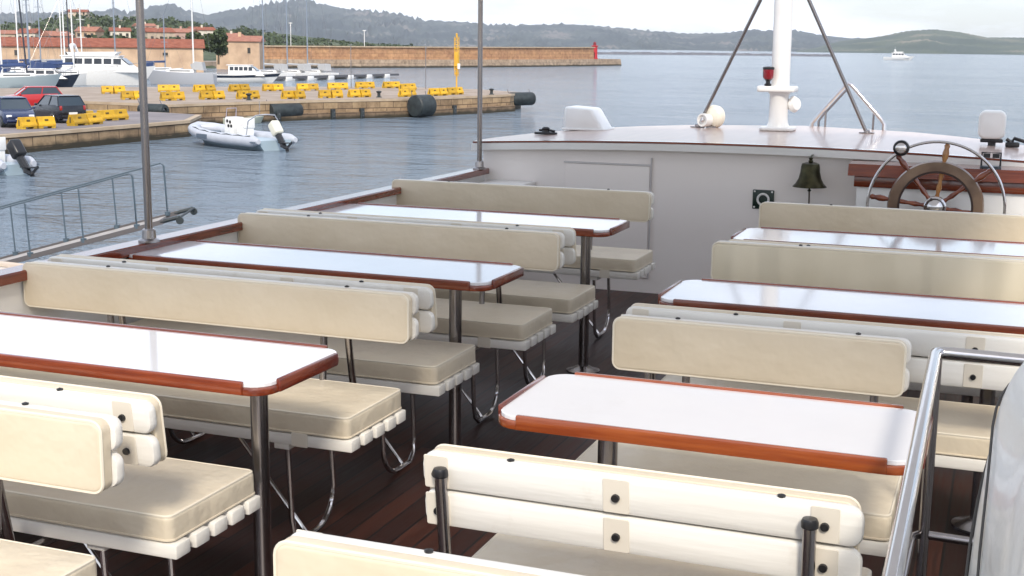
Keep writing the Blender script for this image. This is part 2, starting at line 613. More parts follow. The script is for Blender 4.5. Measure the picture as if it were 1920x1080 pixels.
prism(b, [(-3.30, 8.302), (-2.9, 9.8), (-2.3, 10.2), (-0.6, 10.2), (0.0, 9.8), (0.5, 8.302)], 0.4, 0.93)
obj('cabin_front', b, gel, boat, smooth=0)

# ------------------------------------------------------------------ tables
def table(x0, x1, y0, y1, legx, label, grp, mh=None):
    mh = mh or mahog
    t = thing('deck_table', label, 'table', ((x0 + x1) / 2, (y0 + y1) / 2, 0), 0, grp)
    hx, hy = (x1 - x0) / 2, (y1 - y0) / 2
    b = NB(); puff(b, (-hx, hx, -hy, hy), 0.065, 0.722, 0.743, 0.004, 'z', 2)
    obj('edge_band', b, mh, t)
    b = NB(); puff(b, (-hx + .006, hx - .006, -hy + .006, hy - .006), 0.06, 0.7432, 0.7545, 0.002, 'z', 2)
    obj('table_top', b, laminate, t, smooth=0)
    c = 0.065
    for sx, sy in ((0, -1), (0, 1), (-1, 0), (1, 0)):
        b = NB()
        if sy:
            bx(b, -hx + c, hx - c, sy * hy - 0.0065, sy * hy + 0.008, 0.724, 0.760, 0.004, 2)
        else:
            bx(b, sx * hx - 0.0065, sx * hx + 0.0075, -hy + c, hy - c, 0.724, 0.760, 0.004, 2)
        obj('raised_edge', b, mh if sy else mahog_y, t)
    for lx in ((legx, x0 + (x1 - legx)) if x1 - x0 > 1.2 else (legx,)):
        lx -= (x0 + x1) / 2
        b = NB(); tube(b, [(lx, 0.02, 0.018), (lx, 0.02, 0.722)], 0.025, 16)
        l = obj('leg', b, chrome_dark, t)
        b = NB(); lathe(b, [(0.0, 0), (0.085, 0), (0.085, 0.008), (0.05, 0.018), (0.03, 0.03)], mat_at((lx, 0.02, 0.001)), 24)
        obj('foot_plate', b, chrome_dark, l)
        b = NB(); bx(b, lx - 0.07, lx + 0.07, -0.12, 0.16, 0.706, 0.7215, 0.003, 1)
        obj('mount_plate', b, chrome_dark, l)
    return t
GT = 'mahogany edged white tables in two rows on the deck'
table(-3.31, -1.702, 2.742, 3.184, -1.87, 'white topped mahogany edged table nearest the bottom left, cut by the left picture edge', GT)
table(-3.335, -1.725, 4.299, 4.741, -1.95, 'white topped mahogany edged table in the middle of the left row by the rail pole', GT)
table(-3.33, -1.723, 5.815, 6.257, -1.90, 'white topped mahogany edged table of the left row closest to the cabin wall', GT)
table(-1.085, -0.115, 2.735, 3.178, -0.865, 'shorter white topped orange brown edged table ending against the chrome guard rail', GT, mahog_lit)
table(-1.089, 0.50, 4.280, 4.722, -0.6, 'white topped mahogany edged table in the middle of the right row', GT)
table(-1.14, 0.47, 5.810, 6.252, -0.6, 'white topped table at the far end of the right row, between two beige backrests', GT)

# ------------------------------------------------------------------ benches
def bench(x0, x1, yb, s, sv, label, postx, grp, z0=0.655, pad=True, creased=False, lean=0.0, sd=0.39, padx=None, legxs=None, bowed=0.0):
    """yb: plane between backrest slats and pad; s=-1 faces aft, +1 faces forward; sv: offset from yb to the back of the seat."""
    px0, px1 = padx or (x0, x1)
    t = thing('deck_bench', label, 'bench', ((x0 + x1) / 2, yb, 0), 0, grp)
    cx = (x0 + x1) / 2
    X0, X1, PX0, PX1 = x0 - cx, x1 - cx, px0 - cx, px1 - cx
    def fin(b):
        warp(b, lambda c: (c.x, s * (c.y - lean * max(0, c.z - 0.45)), c.z))
        return b
    v0, v1 = sv, sv + sd
    rng = random.Random(int(abs(x0 * 1000 + yb * 77)))
    # seat cushion
    b = NB(); puff(b, (X0, X1, v0, v1), 0.022, 0.4125, 0.480, 0.013, 'z', 4, 0.006)
    c = obj('seat_cushion', fin(b), vinyl, t)
    b = NB(); tube(b, [(p, q, 0.4765) for p, q in rr(X0, X1, v0, v1, 0.022, 0.005)], 0.0042, 6, True)
    obj('piping', fin(b), piping_m, c)
    b = NB(); tube(b, [(p, q, 0.4165) for p, q in rr(X0, X1, v0, v1, 0.022, 0.001)], 0.0036, 6, True)
    obj('seam', fin(b), vinyl, c)
    # five seat slats
    wsl = (sd - 4 * 0.022) / 5
    for i in range(5):
        a = v0 + i * (wsl + 0.022)
        b = NB(); bx(b, X0 - 0.012, X1 + 0.014 + rng.uniform(-.003, .003), a, a + wsl, 0.371, 0.409, 0.005, 2)
        obj('seat_slat', fin(b), white_paint, t)
    for xx in (X0 + 0.17, X1 - 0.17):
        b = NB(); bx(b, xx - 0.028, xx + 0.028, v1 + 0.0005, v1 + 0.004, 0.370, 0.414, 0.001, 1)
        obj('strap', fin(b), patch_m, t)
        b = NB(); bx(b, xx - 0.10, xx - 0.045, v0 + 0.02, v1 - 0.01, 0.350, 0.3705, 0.004, 2)
        obj('cross_bearer', fin(b), white_paint, t)
    # backrest slats
    for i in (0, 1):
        a = z0 + i * 0.082
        b = NB(); puff(b, (PX0 - 0.0, PX1 + 0.012, a, a + 0.078), 0.026, -0.030, -0.0005, 0.0085, 'y', 2)
        if bowed:
            warp(b, lambda c: (c.x, c.y, c.z + bowed * math.sin((c.x - PX0) / (PX1 - PX0) * math.pi) + 0.0015 * math.sin(c.x * 9)))
        sl = obj('back_slat', fin(b), white_paint, t)
        xs = (PX0 + 0.032, (PX0 + PX1) / 2 - 0.02, PX1 - 0.055) if PX1 - PX0 < 1.2 else (PX0 + 0.05, PX0 + (PX1 - PX0) * .33, PX0 + (PX1 - PX0) * .66, PX1 - 0.06)
        for xq in xs:
            zz = a + 0.036
            b = NB(); lathe(b, [(0, 0.003), (0.0075, 0.003), (0.0085, 0), (0.0085, -0.004)], mat_at((xq, -0.0365, zz), (0, -1, 0)), 12)
            obj('bolt', fin(b), black_pl, sl)
            b = NB(); puff(b, (xq - 0.026, xq + 0.026, a + 0.004, a + 0.0745), 0.004, -0.0325, -0.029, 0.001, 'y', 1)
            obj('patch', fin(b), patch_m, sl)
    if pad:
        b = NB(); puff(b, (PX0, PX1, z0 - 0.003, z0 + 0.160), 0.026, 0.0005, 0.036, 0.011, 'y', 4, 0.003)
        if creased:
            warp(b, lambda c: (c.x, c.y, c.z + (0.004 * math.sin(c.x * 11) if c.z > z0 + .1 else 0)))
        p_ = obj('back_pad', fin(b), vinyl_creased if creased else vinyl_pad, t)
        b = NB(); tube(b, [(p, 0.031, q) for p, q in rr(PX0, PX1, z0 - 0.003, z0 + 0.160, 0.026, 0.002)], 0.0042, 6, True)
        obj('piping', fin(b), piping_m, p_)
    for xq in (PX0 + (PX1 - PX0) * .22, PX1 - 0.16 * (PX1 - PX0)):
        b = NB(); lathe(b, [(0.007, -0.002), (0.008, 0.003), (0.0, 0.006)], mat_at((xq, -0.016, z0 + 0.1605)), 10)
        obj('stud', fin(b), black_pl, t)
    # posts
    for xx in postx:
        xx -= cx
        b = NB(); tube(b, [(xx, v0 + 0.06, 0.357), (xx, 0.0, 0.357), (xx, -0.022, 0.372), (xx, -0.044, z0 - 0.06), (xx, -0.047, z0 + 0.118)], 0.0125, 12)
        p_ = obj('post', fin(b), chrome_dark, t)
        b = NB(); lathe(b, [(0.0135, 0), (0.016, 0.002), (0.016, 0.013), (0.013, 0.019), (0, 0.0205)], mat_at((xx, -0.047, z0 + 0.117)), 14)
        obj('post_cap', fin(b), black_pl, p_)
    # leg loops
    for xx in (legxs or (x0 + 0.25, x1 - 0.25)):
        xx -= cx
        f, k_ = v1 - 0.06, v0 + 0.055
        pts = [(xx, f, 0.386), (xx + 0.01, f + 0.0, 0.10), (xx + 0.012, f - 0.012, 0.04), (xx + 0.012, f - 0.05, 0.012)]
        pts += [(xx + 0.012, k_ + 0.12, 0.012)] + [(xx + 0.012, y, z) for _, y, z in arc((0, k_ + 0.12, 0.132), 0.12, 255, 180, 6, 'yz')] + [(xx, k_, 0.386)]
        b = NB(); tube(b, pts, 0.0095, 10)
        l = obj('leg', fin(b), chrome, t)
        b = NB(); tube(b, [(xx + 0.005, f - 0.10, 0.02), (xx - 0.30, f - 0.10, 0.385)], 0.007, 8)
        obj('brace', fin(b), chrome, l)
    return t
GB = 'beige cushioned slatted benches on the deck'
XL1, XR0 = -1.815, -1.07
bench(-3.26, XL1, 2.205, -1, -0.02, 'beige cushioned bench in the bottom left corner, its padded back facing us', (-2.5, -2.12), GB, z0=0.65, padx=(-3.26, -1.755))
bench(-3.26, XL1, 2.395, 1, 0.09, 'beige bench at lower left with its slatted back towards us and seat facing away', (-2.9, -2.2), GB, padx=(-3.26, -1.755), lean=0.12)
bench(-3.28, XL1, 3.755, -1, -0.03, 'beige bench of the left row whose long padded back stands behind the nearest left table', (-3.0, -2.12), GB, z0=0.652, padx=(-3.32, -1.765))
bench(-3.28, XL1 - .02, 3.93, 1, 0.165, 'beige bench in the left row facing the table beside the tall rail pole', (-3.0, -2.06), GB, padx=(-3.32, -1.755), lean=0.15)
bench(-3.30, XL1 + .02, 5.20, -1, -0.07, 'beige bench behind the middle left table, creased pad facing us', (-3.0, -2.12), GB, z0=0.665, padx=(-3.33, -1.745), creased=False)
bench(-3.30, XL1 + .03, 5.385, 1, 0.10, 'beige bench of the left row with its seat under the table closest to the cabin', (-3.0, -2.08), GB, z0=0.665, padx=(-3.33, -1.735), lean=0.12)
bench(-3.36, XL1, 6.90, -1, -0.17, 'beige bench of the left row standing in front of the cabin door', (-3.0, -2.15), GB, z0=0.667, padx=(-3.36, -1.795))
bench(-1.06, 0.10, 1.78, -1, -0.03, 'cream bench along the bottom picture edge with only its back showing', (-0.9, -0.05), GB, z0=0.645, padx=(-1.075, 0.10))
bench(-1.05, -0.20, 2.34, 1, 0.09, 'cream bench seen from behind with bowed white slats and black capped posts', (-1.000, -0.275), GB, z0=0.645, padx=(-1.048, -0.195), lean=0.12, bowed=0.006)
bench(-1.05, -0.19, 3.755, -1, 0.20, 'cream bench whose padded back faces us behind the orange brown edged table', (-0.98, -0.86, -0.30), GB, z0=0.640, padx=(-1.075, -0.215))
bench(-1.05, 0.50, 3.90, 1, 0.06, 'cream bench with a long white slatted back running on behind the chrome guard rail', (-0.98, 0.2), GB, z0=0.652, padx=(-1.07, 0.50), lean=0.1)
bench(-1.06, 0.50, 5.19, -1, -0.07, 'cream bench with the wrinkled pad behind the middle right table', (-0.9, 0.3), GB, z0=0.675, padx=(-1.08, 0.50), creased=True)
bench(-1.06, 0.50, 5.375, 1, 0.10, 'cream bench hidden behind the wrinkled pad, its seat towards the farthest right table', (-0.9, 0.3), GB, z0=0.66, padx=(-1.06, 0.50), lean=0.12)
bench(-1.17, 0.47, 6.93, -1, -0.12, 'cream bench in front of the steering wheel and console', (-1.0, 0.3), GB, z0=0.643, padx=(-1.197, 0.47))

# ------------------------------------------------------------------ poles, awning
def pole(x, y, z0, label, top=2.12):
    t = thing('awning_pole', label, 'pole', (x, y, z0), 0, 'stainless poles on the cap rail')
    b = NB(); tube(b, [(0, 0, 0.004), (0, 0, top - z0)], 0.0165, 16)
    obj('tube', b, steel_pole, t)
    b = NB(); lathe(b, [(0.045, 0), (0.045, 0.008), (0.03, 0.016), (0.028, 0.05), (0.0225, 0.055)], mat_at((0, 0, 0)), 20)
    obj('base_flange', b, chrome_dark, t)
    return t
pole(-3.315, 4.47, 0.786, 'tall stainless pole rising from the left cap rail beside the middle table')
pole(-3.315, 8.12, 0.786, 'tall stainless pole at the left corner of the cabin wall')
pole(0.535, 4.45, 0.786, 'stainless pole on the right cap rail')
pole(0.53, 8.12, 0.786, 'stainless pole at the right corner of the cabin wall')
b = NB()
V = []
for i in range(29):
    y = 2.05 + (8.50 - 2.05) * i / 28
    V.append([])
    for j in range(15):
        x = -3.55 + 4.3 * j / 14
        z = 2.17 - 0.03 * ((x + 1.4) / 2.1) ** 2 - 0.015 * math.cos(i / 28 * 4 * math.pi * 2) * 0.5 + 0.004 * math.sin(3 * x + y * 2)
        V[-1].append(b.verts.new((x, y, z)))
for i in range(28):
    for j in range(14):
        b.faces.new((V[i][j], V[i][j + 1], V[i + 1][j + 1], V[i + 1][j]))
aw = obj('awning', b, canvas)
tag(aw, 'white canvas awning stretched over the seating on the poles', 'awning')

# ------------------------------------------------------------------ guard rail at the stairs
t = thing('guard_rail', 'shiny stainless guard rail with a square corner beside the orange brown edged table', 'railing')
b = NB()
tube(b, [(-0.085, 0.75, 0.90), (-0.115, 3.13, 0.90), (-0.115, 3.165, 0.899), (-0.105, 3.185, 0.898), (-0.08, 3.19, 0.898), (0.53, 3.16, 0.898)], 0.0145, 14)
obj('top_tube', b, chrome, t)
b = NB(); tube(b, [(-0.14, 1.0, 0.44), (-0.14, 3.15, 0.44), (-0.12, 3.18, 0.44), (0.53, 3.15, 0.44)], 0.011, 12)
obj('lower_tube', b, chrome_dark, t)
for p in ((-0.112, 3.175), (-0.092, 1.1), (0.45, 3.165)):
    b = NB(); tube(b, [(p[0], p[1], 0.002), (p[0], p[1], 0.89)], 0.013, 12)
    obj('post', b, chrome_dark, t)
rebase(t, (-0.11, 3.17, 0))

# ------------------------------------------------------------------ folded cover at right
def cover_pt(u, a, off=0.0):
    y = 0.95 + 1.5 * u
    hw = 0.255 + 0.02 * math.sin(3 * u * math.pi)
    h = 1.14 + 0.04 * math.sin(u * 2.7 + .5) - 0.10 * max(0, u - 0.80) / 0.2
    if u > 0.93: hw *= 1 - (u - 0.93) * 2.5
    ce, se = math.cos(a), max(math.sin(a), 0)
    hw += off
    x = 0.27 - hw * (abs(ce) ** 0.34) * (1 if ce > 0 else -1)
    z = 0.012 + (h + off) * (se ** 0.42)
    fold = 0.010 * math.sin(7 * (z * 1.0 + u * 2.1)) * se + 0.014 * noise.noise(Vector((x * 3, y * 3, z * 3)))
    return (x - fold * 0.9, y, z + fold * 0.35 * se)
b = NB()
nu, nv = 48, 44
V = [[b.verts.new(cover_pt(i / nu, math.pi * j / nv)) for j in range(nv + 1)] for i in range(nu + 1)]
for i in range(nu):
    for j in range(nv):
        b.faces.new((V[i][j], V[i][j + 1], V[i + 1][j + 1], V[i + 1][j]))
b.faces.new(V[0]); b.faces.new(V[-1][::-1])
cov = obj('folded_cover', b, mat('pale_tarpaulin', (0.78, 0.79, 0.77), 0.35, col2=(0.84, 0.85, 0.83), nscale=4, bump=0.5, bscale=4, bstretch=(1, 1, 2.0), dist=0.03, coat=.3), smooth=60)
tag(cov, 'bulky pale tarpaulin cover with cords across it at the right picture edge', 'cover')
b = NB(); tube(b, [cover_pt(0.985, math.pi * (0.01 + 0.98 * k_ / 40), .012) for k_ in range(41)], 0.016, 8)
obj('hem_roll', b, mat('hem_white', (0.74, 0.76, 0.72), .4), cov)
cord_m = mat('cord', (0.07, 0.065, 0.06), 0.7)
for (u0, a0, u1, a1) in ((.62, .03, .97, .80), (.70, .03, .985, .45), (.50, .05, .95, 1.2), (.78, .02, .985, .22), (.56, .03, .93, .55)):
    b = NB(); tube(b, [cover_pt(u0 + (u1 - u0) * k_ / 16, a0 + (a1 - a0) * (k_ / 16) ** 1.2, .004) for k_ in range(17)], 0.0022, 6)
    obj('lashing_cord', b, cord_m, cov)

# ------------------------------------------------------------------ bell, outlet
t = thing('ship_bell', 'small dark bronze ship bell hanging on the grey cabin wall', 'bell')
b = NB(); lathe(b, [(0.0, 0.150), (0.030, 0.150), (0.052, 0.143), (0.057, 0.125), (0.060, 0.09), (0.070, 0.05), (0.086, 0.02), (0.102, 0.004), (0.104, 0.0), (0.096, 0.0), (0.06, 0.06), (0.045, 0.12), (0, 0.13)], mat_at((0, 0, 0)), 28)
obj('bell_body', b, bronze, t)
b = NB(); lathe(b, [(0.012, 0.149), (0.016, 0.158), (0.010, 0.166), (0.013, 0.178), (0.0, 0.19)], mat_at((0, 0, 0)), 14)
tube(b, [(0, 0, 0.18), (0, 0.03, 0.19), (0, 0.142, 0.188)], 0.006, 8)
obj('bracket', b, bronze, t)
b = NB(); tube(b, [(0, 0, 0.10), (0, 0, -0.02)], 0.006, 8); lathe(b, [(0, 0.014), (0.013, 0), (0, -0.014)], mat_at((0, 0, -0.022)), 12)
cl = obj('clapper', b, bronze, t)
b = NB(); tube(b, [(0, 0, -0.03), (0.002, 0, -0.09), (-0.001, 0, -0.16)], 0.005, 8)
obj('pull_rope', b, mat('rope_dark', (0.09, 0.07, 0.05), 0.8), cl)
t.location = (-1.105, 8.10, 0.775)

t = thing('wall_socket', 'square black wall socket with a white ring beside the bell', 'socket')
b = NB(); bx(b, -0.068, 0.068, -0.012, 0, -0.068, 0.055, 0.005, 2)
obj('plate', b, mat('socket_dark_green', (.006, .022, .014), .35), t)
b = NB()
tube(b, [(0.035 * math.cos(a * R(20)), -0.014, 0.035 * math.sin(a * R(20)) - .006) for a in range(18)], 0.0075, 8, True)
obj('ring', b, gel, t)
b = NB()
for sx in (-1, 1):
    for sz in (-1, 1):
        lathe(b, [(0.006, 0), (0.006, 0.003), (0, 0.004)], mat_at((sx * 0.055, -0.012, sz * 0.05 - .006), (0, -1, 0)), 10)
obj('screws', b, gel, t)
t.location = (-1.41, 8.249, 0.672)

# ------------------------------------------------------------------ console and wheel
t = thing('helm_console', 'white helm console with a sloping mahogany top behind the steering wheel', 'console')
b = NB(); bx(b, -0.815, 0.52, 8.02, 8.23, 0.004, 0.865, 0.006)
obj('cabinet', b, gel, t)
b = NB(); prism(b, [(7.962, 0.868), (7.985, 0.938), (8.18, 0.945), (8.18, 0.868)], -0.865, 0.54, 'x')
obj('console_top', b, mahog, t, smooth=0)
b = NB(); bx(b, -0.83, 0.53, 7.999, 8.018, 0.80, 0.866, 0.003)
obj('trim_board', b, mahog, t)
rebase(t, (-0.15, 8.12, 0))

t = thing('steering_wheel', 'large wooden spoked steering wheel inside a chrome hoop', 'steering wheel')
b = NB(); rim_prof = [(0.204, -0.018), (0.256, -0.018), (0.264, 0.0), (0.256, 0.018), (0.204, 0.018), (0.198, 0.0)]
M = mat_at((0, 0, 0), (0, -1, 0))
n = 64
rg = []
for i in range(n):
    a = 2 * math.pi * i / n
    rg.append([b.verts.new((r_ * math.cos(a), -h_, r_ * math.sin(a))) for r_, h_ in rim_prof])
for i in range(n):
    A_, B_ = rg[i], rg[(i + 1) % n]
    for j in range(6):
        b.faces.new((A_[j], A_[(j + 1) % 6], B_[(j + 1) % 6], B_[j]))
rimw = mat('weathered_rim_wood', (0.11, 0.060, 0.035), 0.32, col2=(0.23, 0.145, 0.09), nscale=7, coat=0.4)
obj('rim', b, rimw, t, smooth=50)
b = NB(); tube(b, [(0.20 * math.cos(2 * math.pi * i / 64), -0.0185, 0.20 * math.sin(2 * math.pi * i / 64)) for i in range(64)], 0.006, 6, True)
obj('rim_inlay', b, mat('dark_inlay', (0.03, 0.012, 0.008), 0.4), t)
b = NB(); tube(b, [(0.372 * math.cos(2 * math.pi * i / 80), -0.02, 0.372 * math.sin(2 * math.pi * i / 80)) for i in range(80)], 0.0085, 10, True)
obj('outer_hoop', b, chrome, t)
sp_m = mat('turned_spoke_wood', (0.13, 0.025, 0.012), 0.25, col2=(0.24, 0.06, 0.022), nscale=20, coat=0.6)
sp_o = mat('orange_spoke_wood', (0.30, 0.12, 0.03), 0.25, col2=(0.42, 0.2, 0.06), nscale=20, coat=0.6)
for kk in range(8):
    a = R(83 + 45 * kk)
    d = (math.cos(a), 0, math.sin(a))
    b = NB(); lathe(b, [(0.010, 0.035), (0.014, 0.055), (0.010, 0.08), (0.016, 0.11), (0.010, 0.15), (0.014, 0.18), (0.014, 0.205)], mat_at((0, 0, 0), d), 12)
    lathe(b, [(0.013, 0.25), (0.010, 0.262), (0.017, 0.285), (0.019, 0.31), (0.013, 0.335), (0.017, 0.352), (0.008, 0.366), (0, 0.37)], mat_at((0, 0, 0), d), 12)
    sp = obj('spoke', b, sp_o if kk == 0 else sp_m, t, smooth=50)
b = NB(); lathe(b, [(0.062, -0.02), (0.062, 0.012), (0.05, 0.022), (0.045, 0.03), (0.032, 0.042), (0.0, 0.048)], M, 28)
obj('hub', b, chrome, t)
b = NB(); tube(b, [(0, 0.02, 0), (0, 0.40, 0)], 0.03, 14)
obj('shaft', b, chrome_dark, t)
t.location = (-0.342, 7.70, 0.735)
t2 = thing('speed_knob', 'round black and chrome knob clamped to the wheel hoop at its upper left', 'knob')
b = NB(); lathe(b, [(0.026, -0.03), (0.043, -0.02), (0.046, 0.0), (0.043, 0.015), (0.03, 0.022)], M, 24)
obj('knob_body', b, black_pl, t2)
b = NB(); lathe(b, [(0.031, 0.020), (0.031, 0.028), (0.026, 0.034), (0.0, 0.040)], M, 24)
obj('knob_cap', b, chrome, t2)
t2.location = (-0.545, 7.665, 1.065)

# ------------------------------------------------------------------ things on the cabin roof
zr = lambda x: ROOF(x) + 0.001
t = thing('radar_mast', 'thick white mast on a white pedestal standing on the cabin roof', 'mast')
b = NB(); puff(b, (-0.125, 0.125, -0.125, 0.125), 0.04, 0.0, 0.028, 0.01, 'z', 3)
obj('base_plate', b, gel, t)
b = NB(); lathe(b, [(0.085, 0.028), (0.072, 0.06), (0.068, 0.10), (0.070, 0.26), (0.085, 0.285)], mat_at((0, 0, 0)), 28)
obj('pedestal', b, gel, t)
b = NB(); puff(b, (-0.155, 0.125, -0.11, 0.11), 0.03, 0.285, 0.328, 0.012, 'z', 3)
obj('shelf_plate', b, gel, t)
b = NB(); tube(b, [(0.0, 0.02, 0.328), (-0.012, 0.02, 1.9)], 0.068, 28)
obj('mast_tube', b, gel, t)
b = NB(); lathe(b, [(0.0, 0.035), (0.045, 0.03), (0.062, 0.0), (0.045, -0.03), (0, -0.035)], mat_at((0.105, 0.03, 0.195), (0.8, -0.5, 0.1)), 20)
obj('side_lamp', b, gel, t)
t.location = (-1.590, 9.78, zr(-1.59))
t = thing('red_lamp', 'red glass lantern with black cap and foot in front of the white mast', 'lamp')
b = NB(); lathe(b, [(0.026, 0), (0.026, 0.012), (0.016, 0.02), (0.016, 0.034), (0.03, 0.048)], mat_at((0, 0, 0)), 16)
obj('foot', b, black_pl, t)
b = NB(); lathe(b, [(0.030, 0.048), (0.040, 0.062), (0.041, 0.118), (0.037, 0.122)], mat_at((0, 0, 0)), 20)
obj('glass', b, mat('red_glass', (0.22, 0.004, 0.012), 0.12, coat=0.8), t)
b = NB(); lathe(b, [(0.043, 0.120), (0.043, 0.134), (0.03, 0.14), (0.0, 0.142)], mat_at((0, 0, 0)), 20)
obj('cap', b, black_pl, t)
t.location = (-1.665, 9.70, zr(-1.59) + 0.329)

def stay(p0, p1, label):
    t = thing('mast_stay', label, 'stay', p0)
    q = Vector(p1) - Vector(p0)
    b = NB(); tube(b, [(0, 0, 0.0), tuple(q)], 0.0135, 12)
    obj('tube', b, steel_pole, t)
    b = NB(); puff(b, (-0.055, 0.055, -0.025, 0.025), 0.01, 0.0, 0.008, 0.003, 'z', 2)
    lathe(b, [(0.022, 0.008), (0.022, 0.02), (0.016, 0.026)], mat_at((0, 0, 0)), 14)
    obj('foot', b, chrome_dark, t)
stay((-2.236, 9.95, zr(-2.236)), (-1.66, 9.81, 2.20), 'slanting stainless tube stay at the left of the white mast')
stay((-0.952, 9.86, zr(-0.952)), (-1.53, 9.81, 2.20), 'slanting stainless tube stay at the right of the white mast')

t = thing('searchlight', 'round white searchlight with a chrome ring at the foot of the left stay', 'lamp')
b = NB(); M2 = mat_at((0, 0, 0.085), (-0.45, -0.88, 0.05))
lathe(b, [(0.0, -0.10), (0.05, -0.095), (0.085, -0.06), (0.090, -0.02), (0.082, 0.0), (0.06, 0.015)], M2, 28)
obj('housing', b, mat('cream_gelcoat', (0.72, 0.68, 0.58), 0.3, coat=0.3), t)
M3 = mat_at((-0.035, -0.04, 0.058), (-0.45, -0.88, 0.05))
b = NB(); lathe(b, [(0.048, -0.03), (0.052, 0.02), (0.050, 0.045), (0.040, 0.045), (0.036, 0.03), (0.0, 0.03)], M3, 24)
obj('lens_barrel', b, gel, t)
b = NB(); lathe(b, [(0.016, 0.03), (0.018, 0.05), (0.012, 0.058), (0.0, 0.058)], M3, 16)
obj('lens', b, chrome, t)
b = NB(); lathe(b, [(0.04, 0), (0.04, 0.01), (0.02, 0.02), (0.02, 0.05)], mat_at((0, 0, 0)), 16)
obj('foot', b, chrome_dark, t)
t.location = (-2.125, 9.93, zr(-2.12))

t = thing('roof_box', 'white moulded box with a sloping right side on the left of the cabin roof', 'box')
b = NB(); puff(b, (-0.16, 0.17, -0.14, 0.14), 0.035, 0.0, 0.178, 0.02, 'z', 3, 0.004)
warp(b, lambda c: (c.x - (0.105 * max(0, c.z - 0.03) / 0.15 if c.x > 0 else -0.012 * c.z / 0.18), c.y, c.z - (0.012 * (c.x + .16) / .33 if c.z > .1 else 0)))
obj('shell', b, gel, t)
b = NB(); puff(b, (-0.17, 0.185, -0.15, 0.15), 0.035, 0.0, 0.016, 0.005, 'z', 2)
obj('base_lip', b, gel, t)
t.location = (-3.02, 9.60, zr(-3.02)); 
t = thing('black_cleat', 'low black mooring cleat near the left corner of the cabin roof', 'cleat')
b = NB(); puff(b, (-0.085, 0.085, -0.03, 0.03), 0.02, 0.0, 0.018, 0.006, 'z', 2)
obj('base', b, black_pl, t)
b = NB(); lathe(b, [(0.03, 0.015), (0.024, 0.03), (0.03, 0.045), (0.018, 0.055), (0, 0.056)], mat_at((0, 0, 0)), 16)
tube(b, [(-0.05, 0, 0.03), (0.02, 0, 0.032), (0.07, 0, 0.024)], 0.009, 8)
obj('horns', b, black_pl, t)
t.location = (-3.14, 8.97, zr(-3.14))

t = thing('bow_handrail', 'peaked stainless handrail rising beyond the cabin roof edge', 'railing')
b = NB(); tube(b, [(-1.44, 10.45, 0.55), (-1.435, 10.45, 1.035), (-1.41, 10.45, 1.07), (-1.19, 10.42, 1.335), (-1.165, 10.42, 1.352), (-1.14, 10.42, 1.34), (-0.90, 10.38, 1.085), (-0.875, 10.38, 1.05), (-0.87, 10.38, 0.55)], 0.0165, 12)
obj('outer_tube', b, chrome, t)
b = NB(); tube(b, [(-1.395, 10.55, 0.55), (-1.395, 10.55, 1.05), (-1.37, 10.55, 1.09), (-1.19, 10.5, 1.30)], 0.010, 10)
obj('inner_tube', b, chrome_dark, t)
for x, h in ((-1.33, 1.15), (-0.965, 1.14)):
    b = NB(); tube(b, [(x, 10.45, 0.55), (x, 10.45, h)], 0.008, 8)
    obj('upright', b, chrome_dark, t)
rebase(t, (-1.15, 10.42, 0.52))

t = thing('wind_display', 'white rounded instrument pod on a black bracket at the right of the cabin roof', 'instrument')
b = NB(); puff(b, (-0.088, 0.085, 0.045, 0.235), 0.045, -0.06, 0.06, 0.02, 'y', 4)
obj('pod', b, gel, t)
b = NB(); bx(b, -0.07, 0.075, -0.03, 0.03, 0.020, 0.044, 0.006)
bx(b, -0.02, 0.03, -0.02, 0.02, 0.0, 0.022)
obj('bracket', b, black_pl, t)
t.location = (-0.085, 9.35, zr(-.085) - 0.0)
t = thing('throttle_lever', 'black lever unit beside the white instrument pod', 'lever')
b = NB(); puff(b, (-0.04, 0.05, -0.03, 0.03), 0.015, 0.0, 0.035, 0.01, 'z', 2)
obj('base', b, black_pl, t)
b = NB(); tube(b, [(0, 0, 0.03), (0.015, 0, 0.06), (0.10, 0, 0.035)], 0.012, 8); tube(b, [(0, 0, 0.03), (-0.035, 0, 0.055)], 0.012, 8)
obj('handle', b, black_pl, t)
t.location = (0.045, 9.3, zr(0.045))
t = thing('compass_mount', 'small black open frame standing on the console beside the chrome hoop', 'bracket')
b = NB()
tube(b, [(-0.052, 0, 0.0), (-0.052, 0, 0.105), (0.052, 0, 0.105), (0.052, 0, 0.0)], 0.006, 8)
obj('frame', b, black_pl, t)
b = NB(); bx(b, -0.045, -0.006, -0.006, 0.006, 0.075, 0.1); bx(b, 0.006, 0.045, -0.006, 0.006, 0.075, 0.1)
obj('gauge', b, black_pl, t)
b = NB(); puff(b, (-0.06, 0.06, -0.035, 0.035), 0.02, -0.005, 0.028, 0.008, 'z', 2)
obj('base', b, mat('black_dome', (0.01, 0.02, 0.03), 0.3), t)
t.location = (-0.065, 8.05, 0.925)
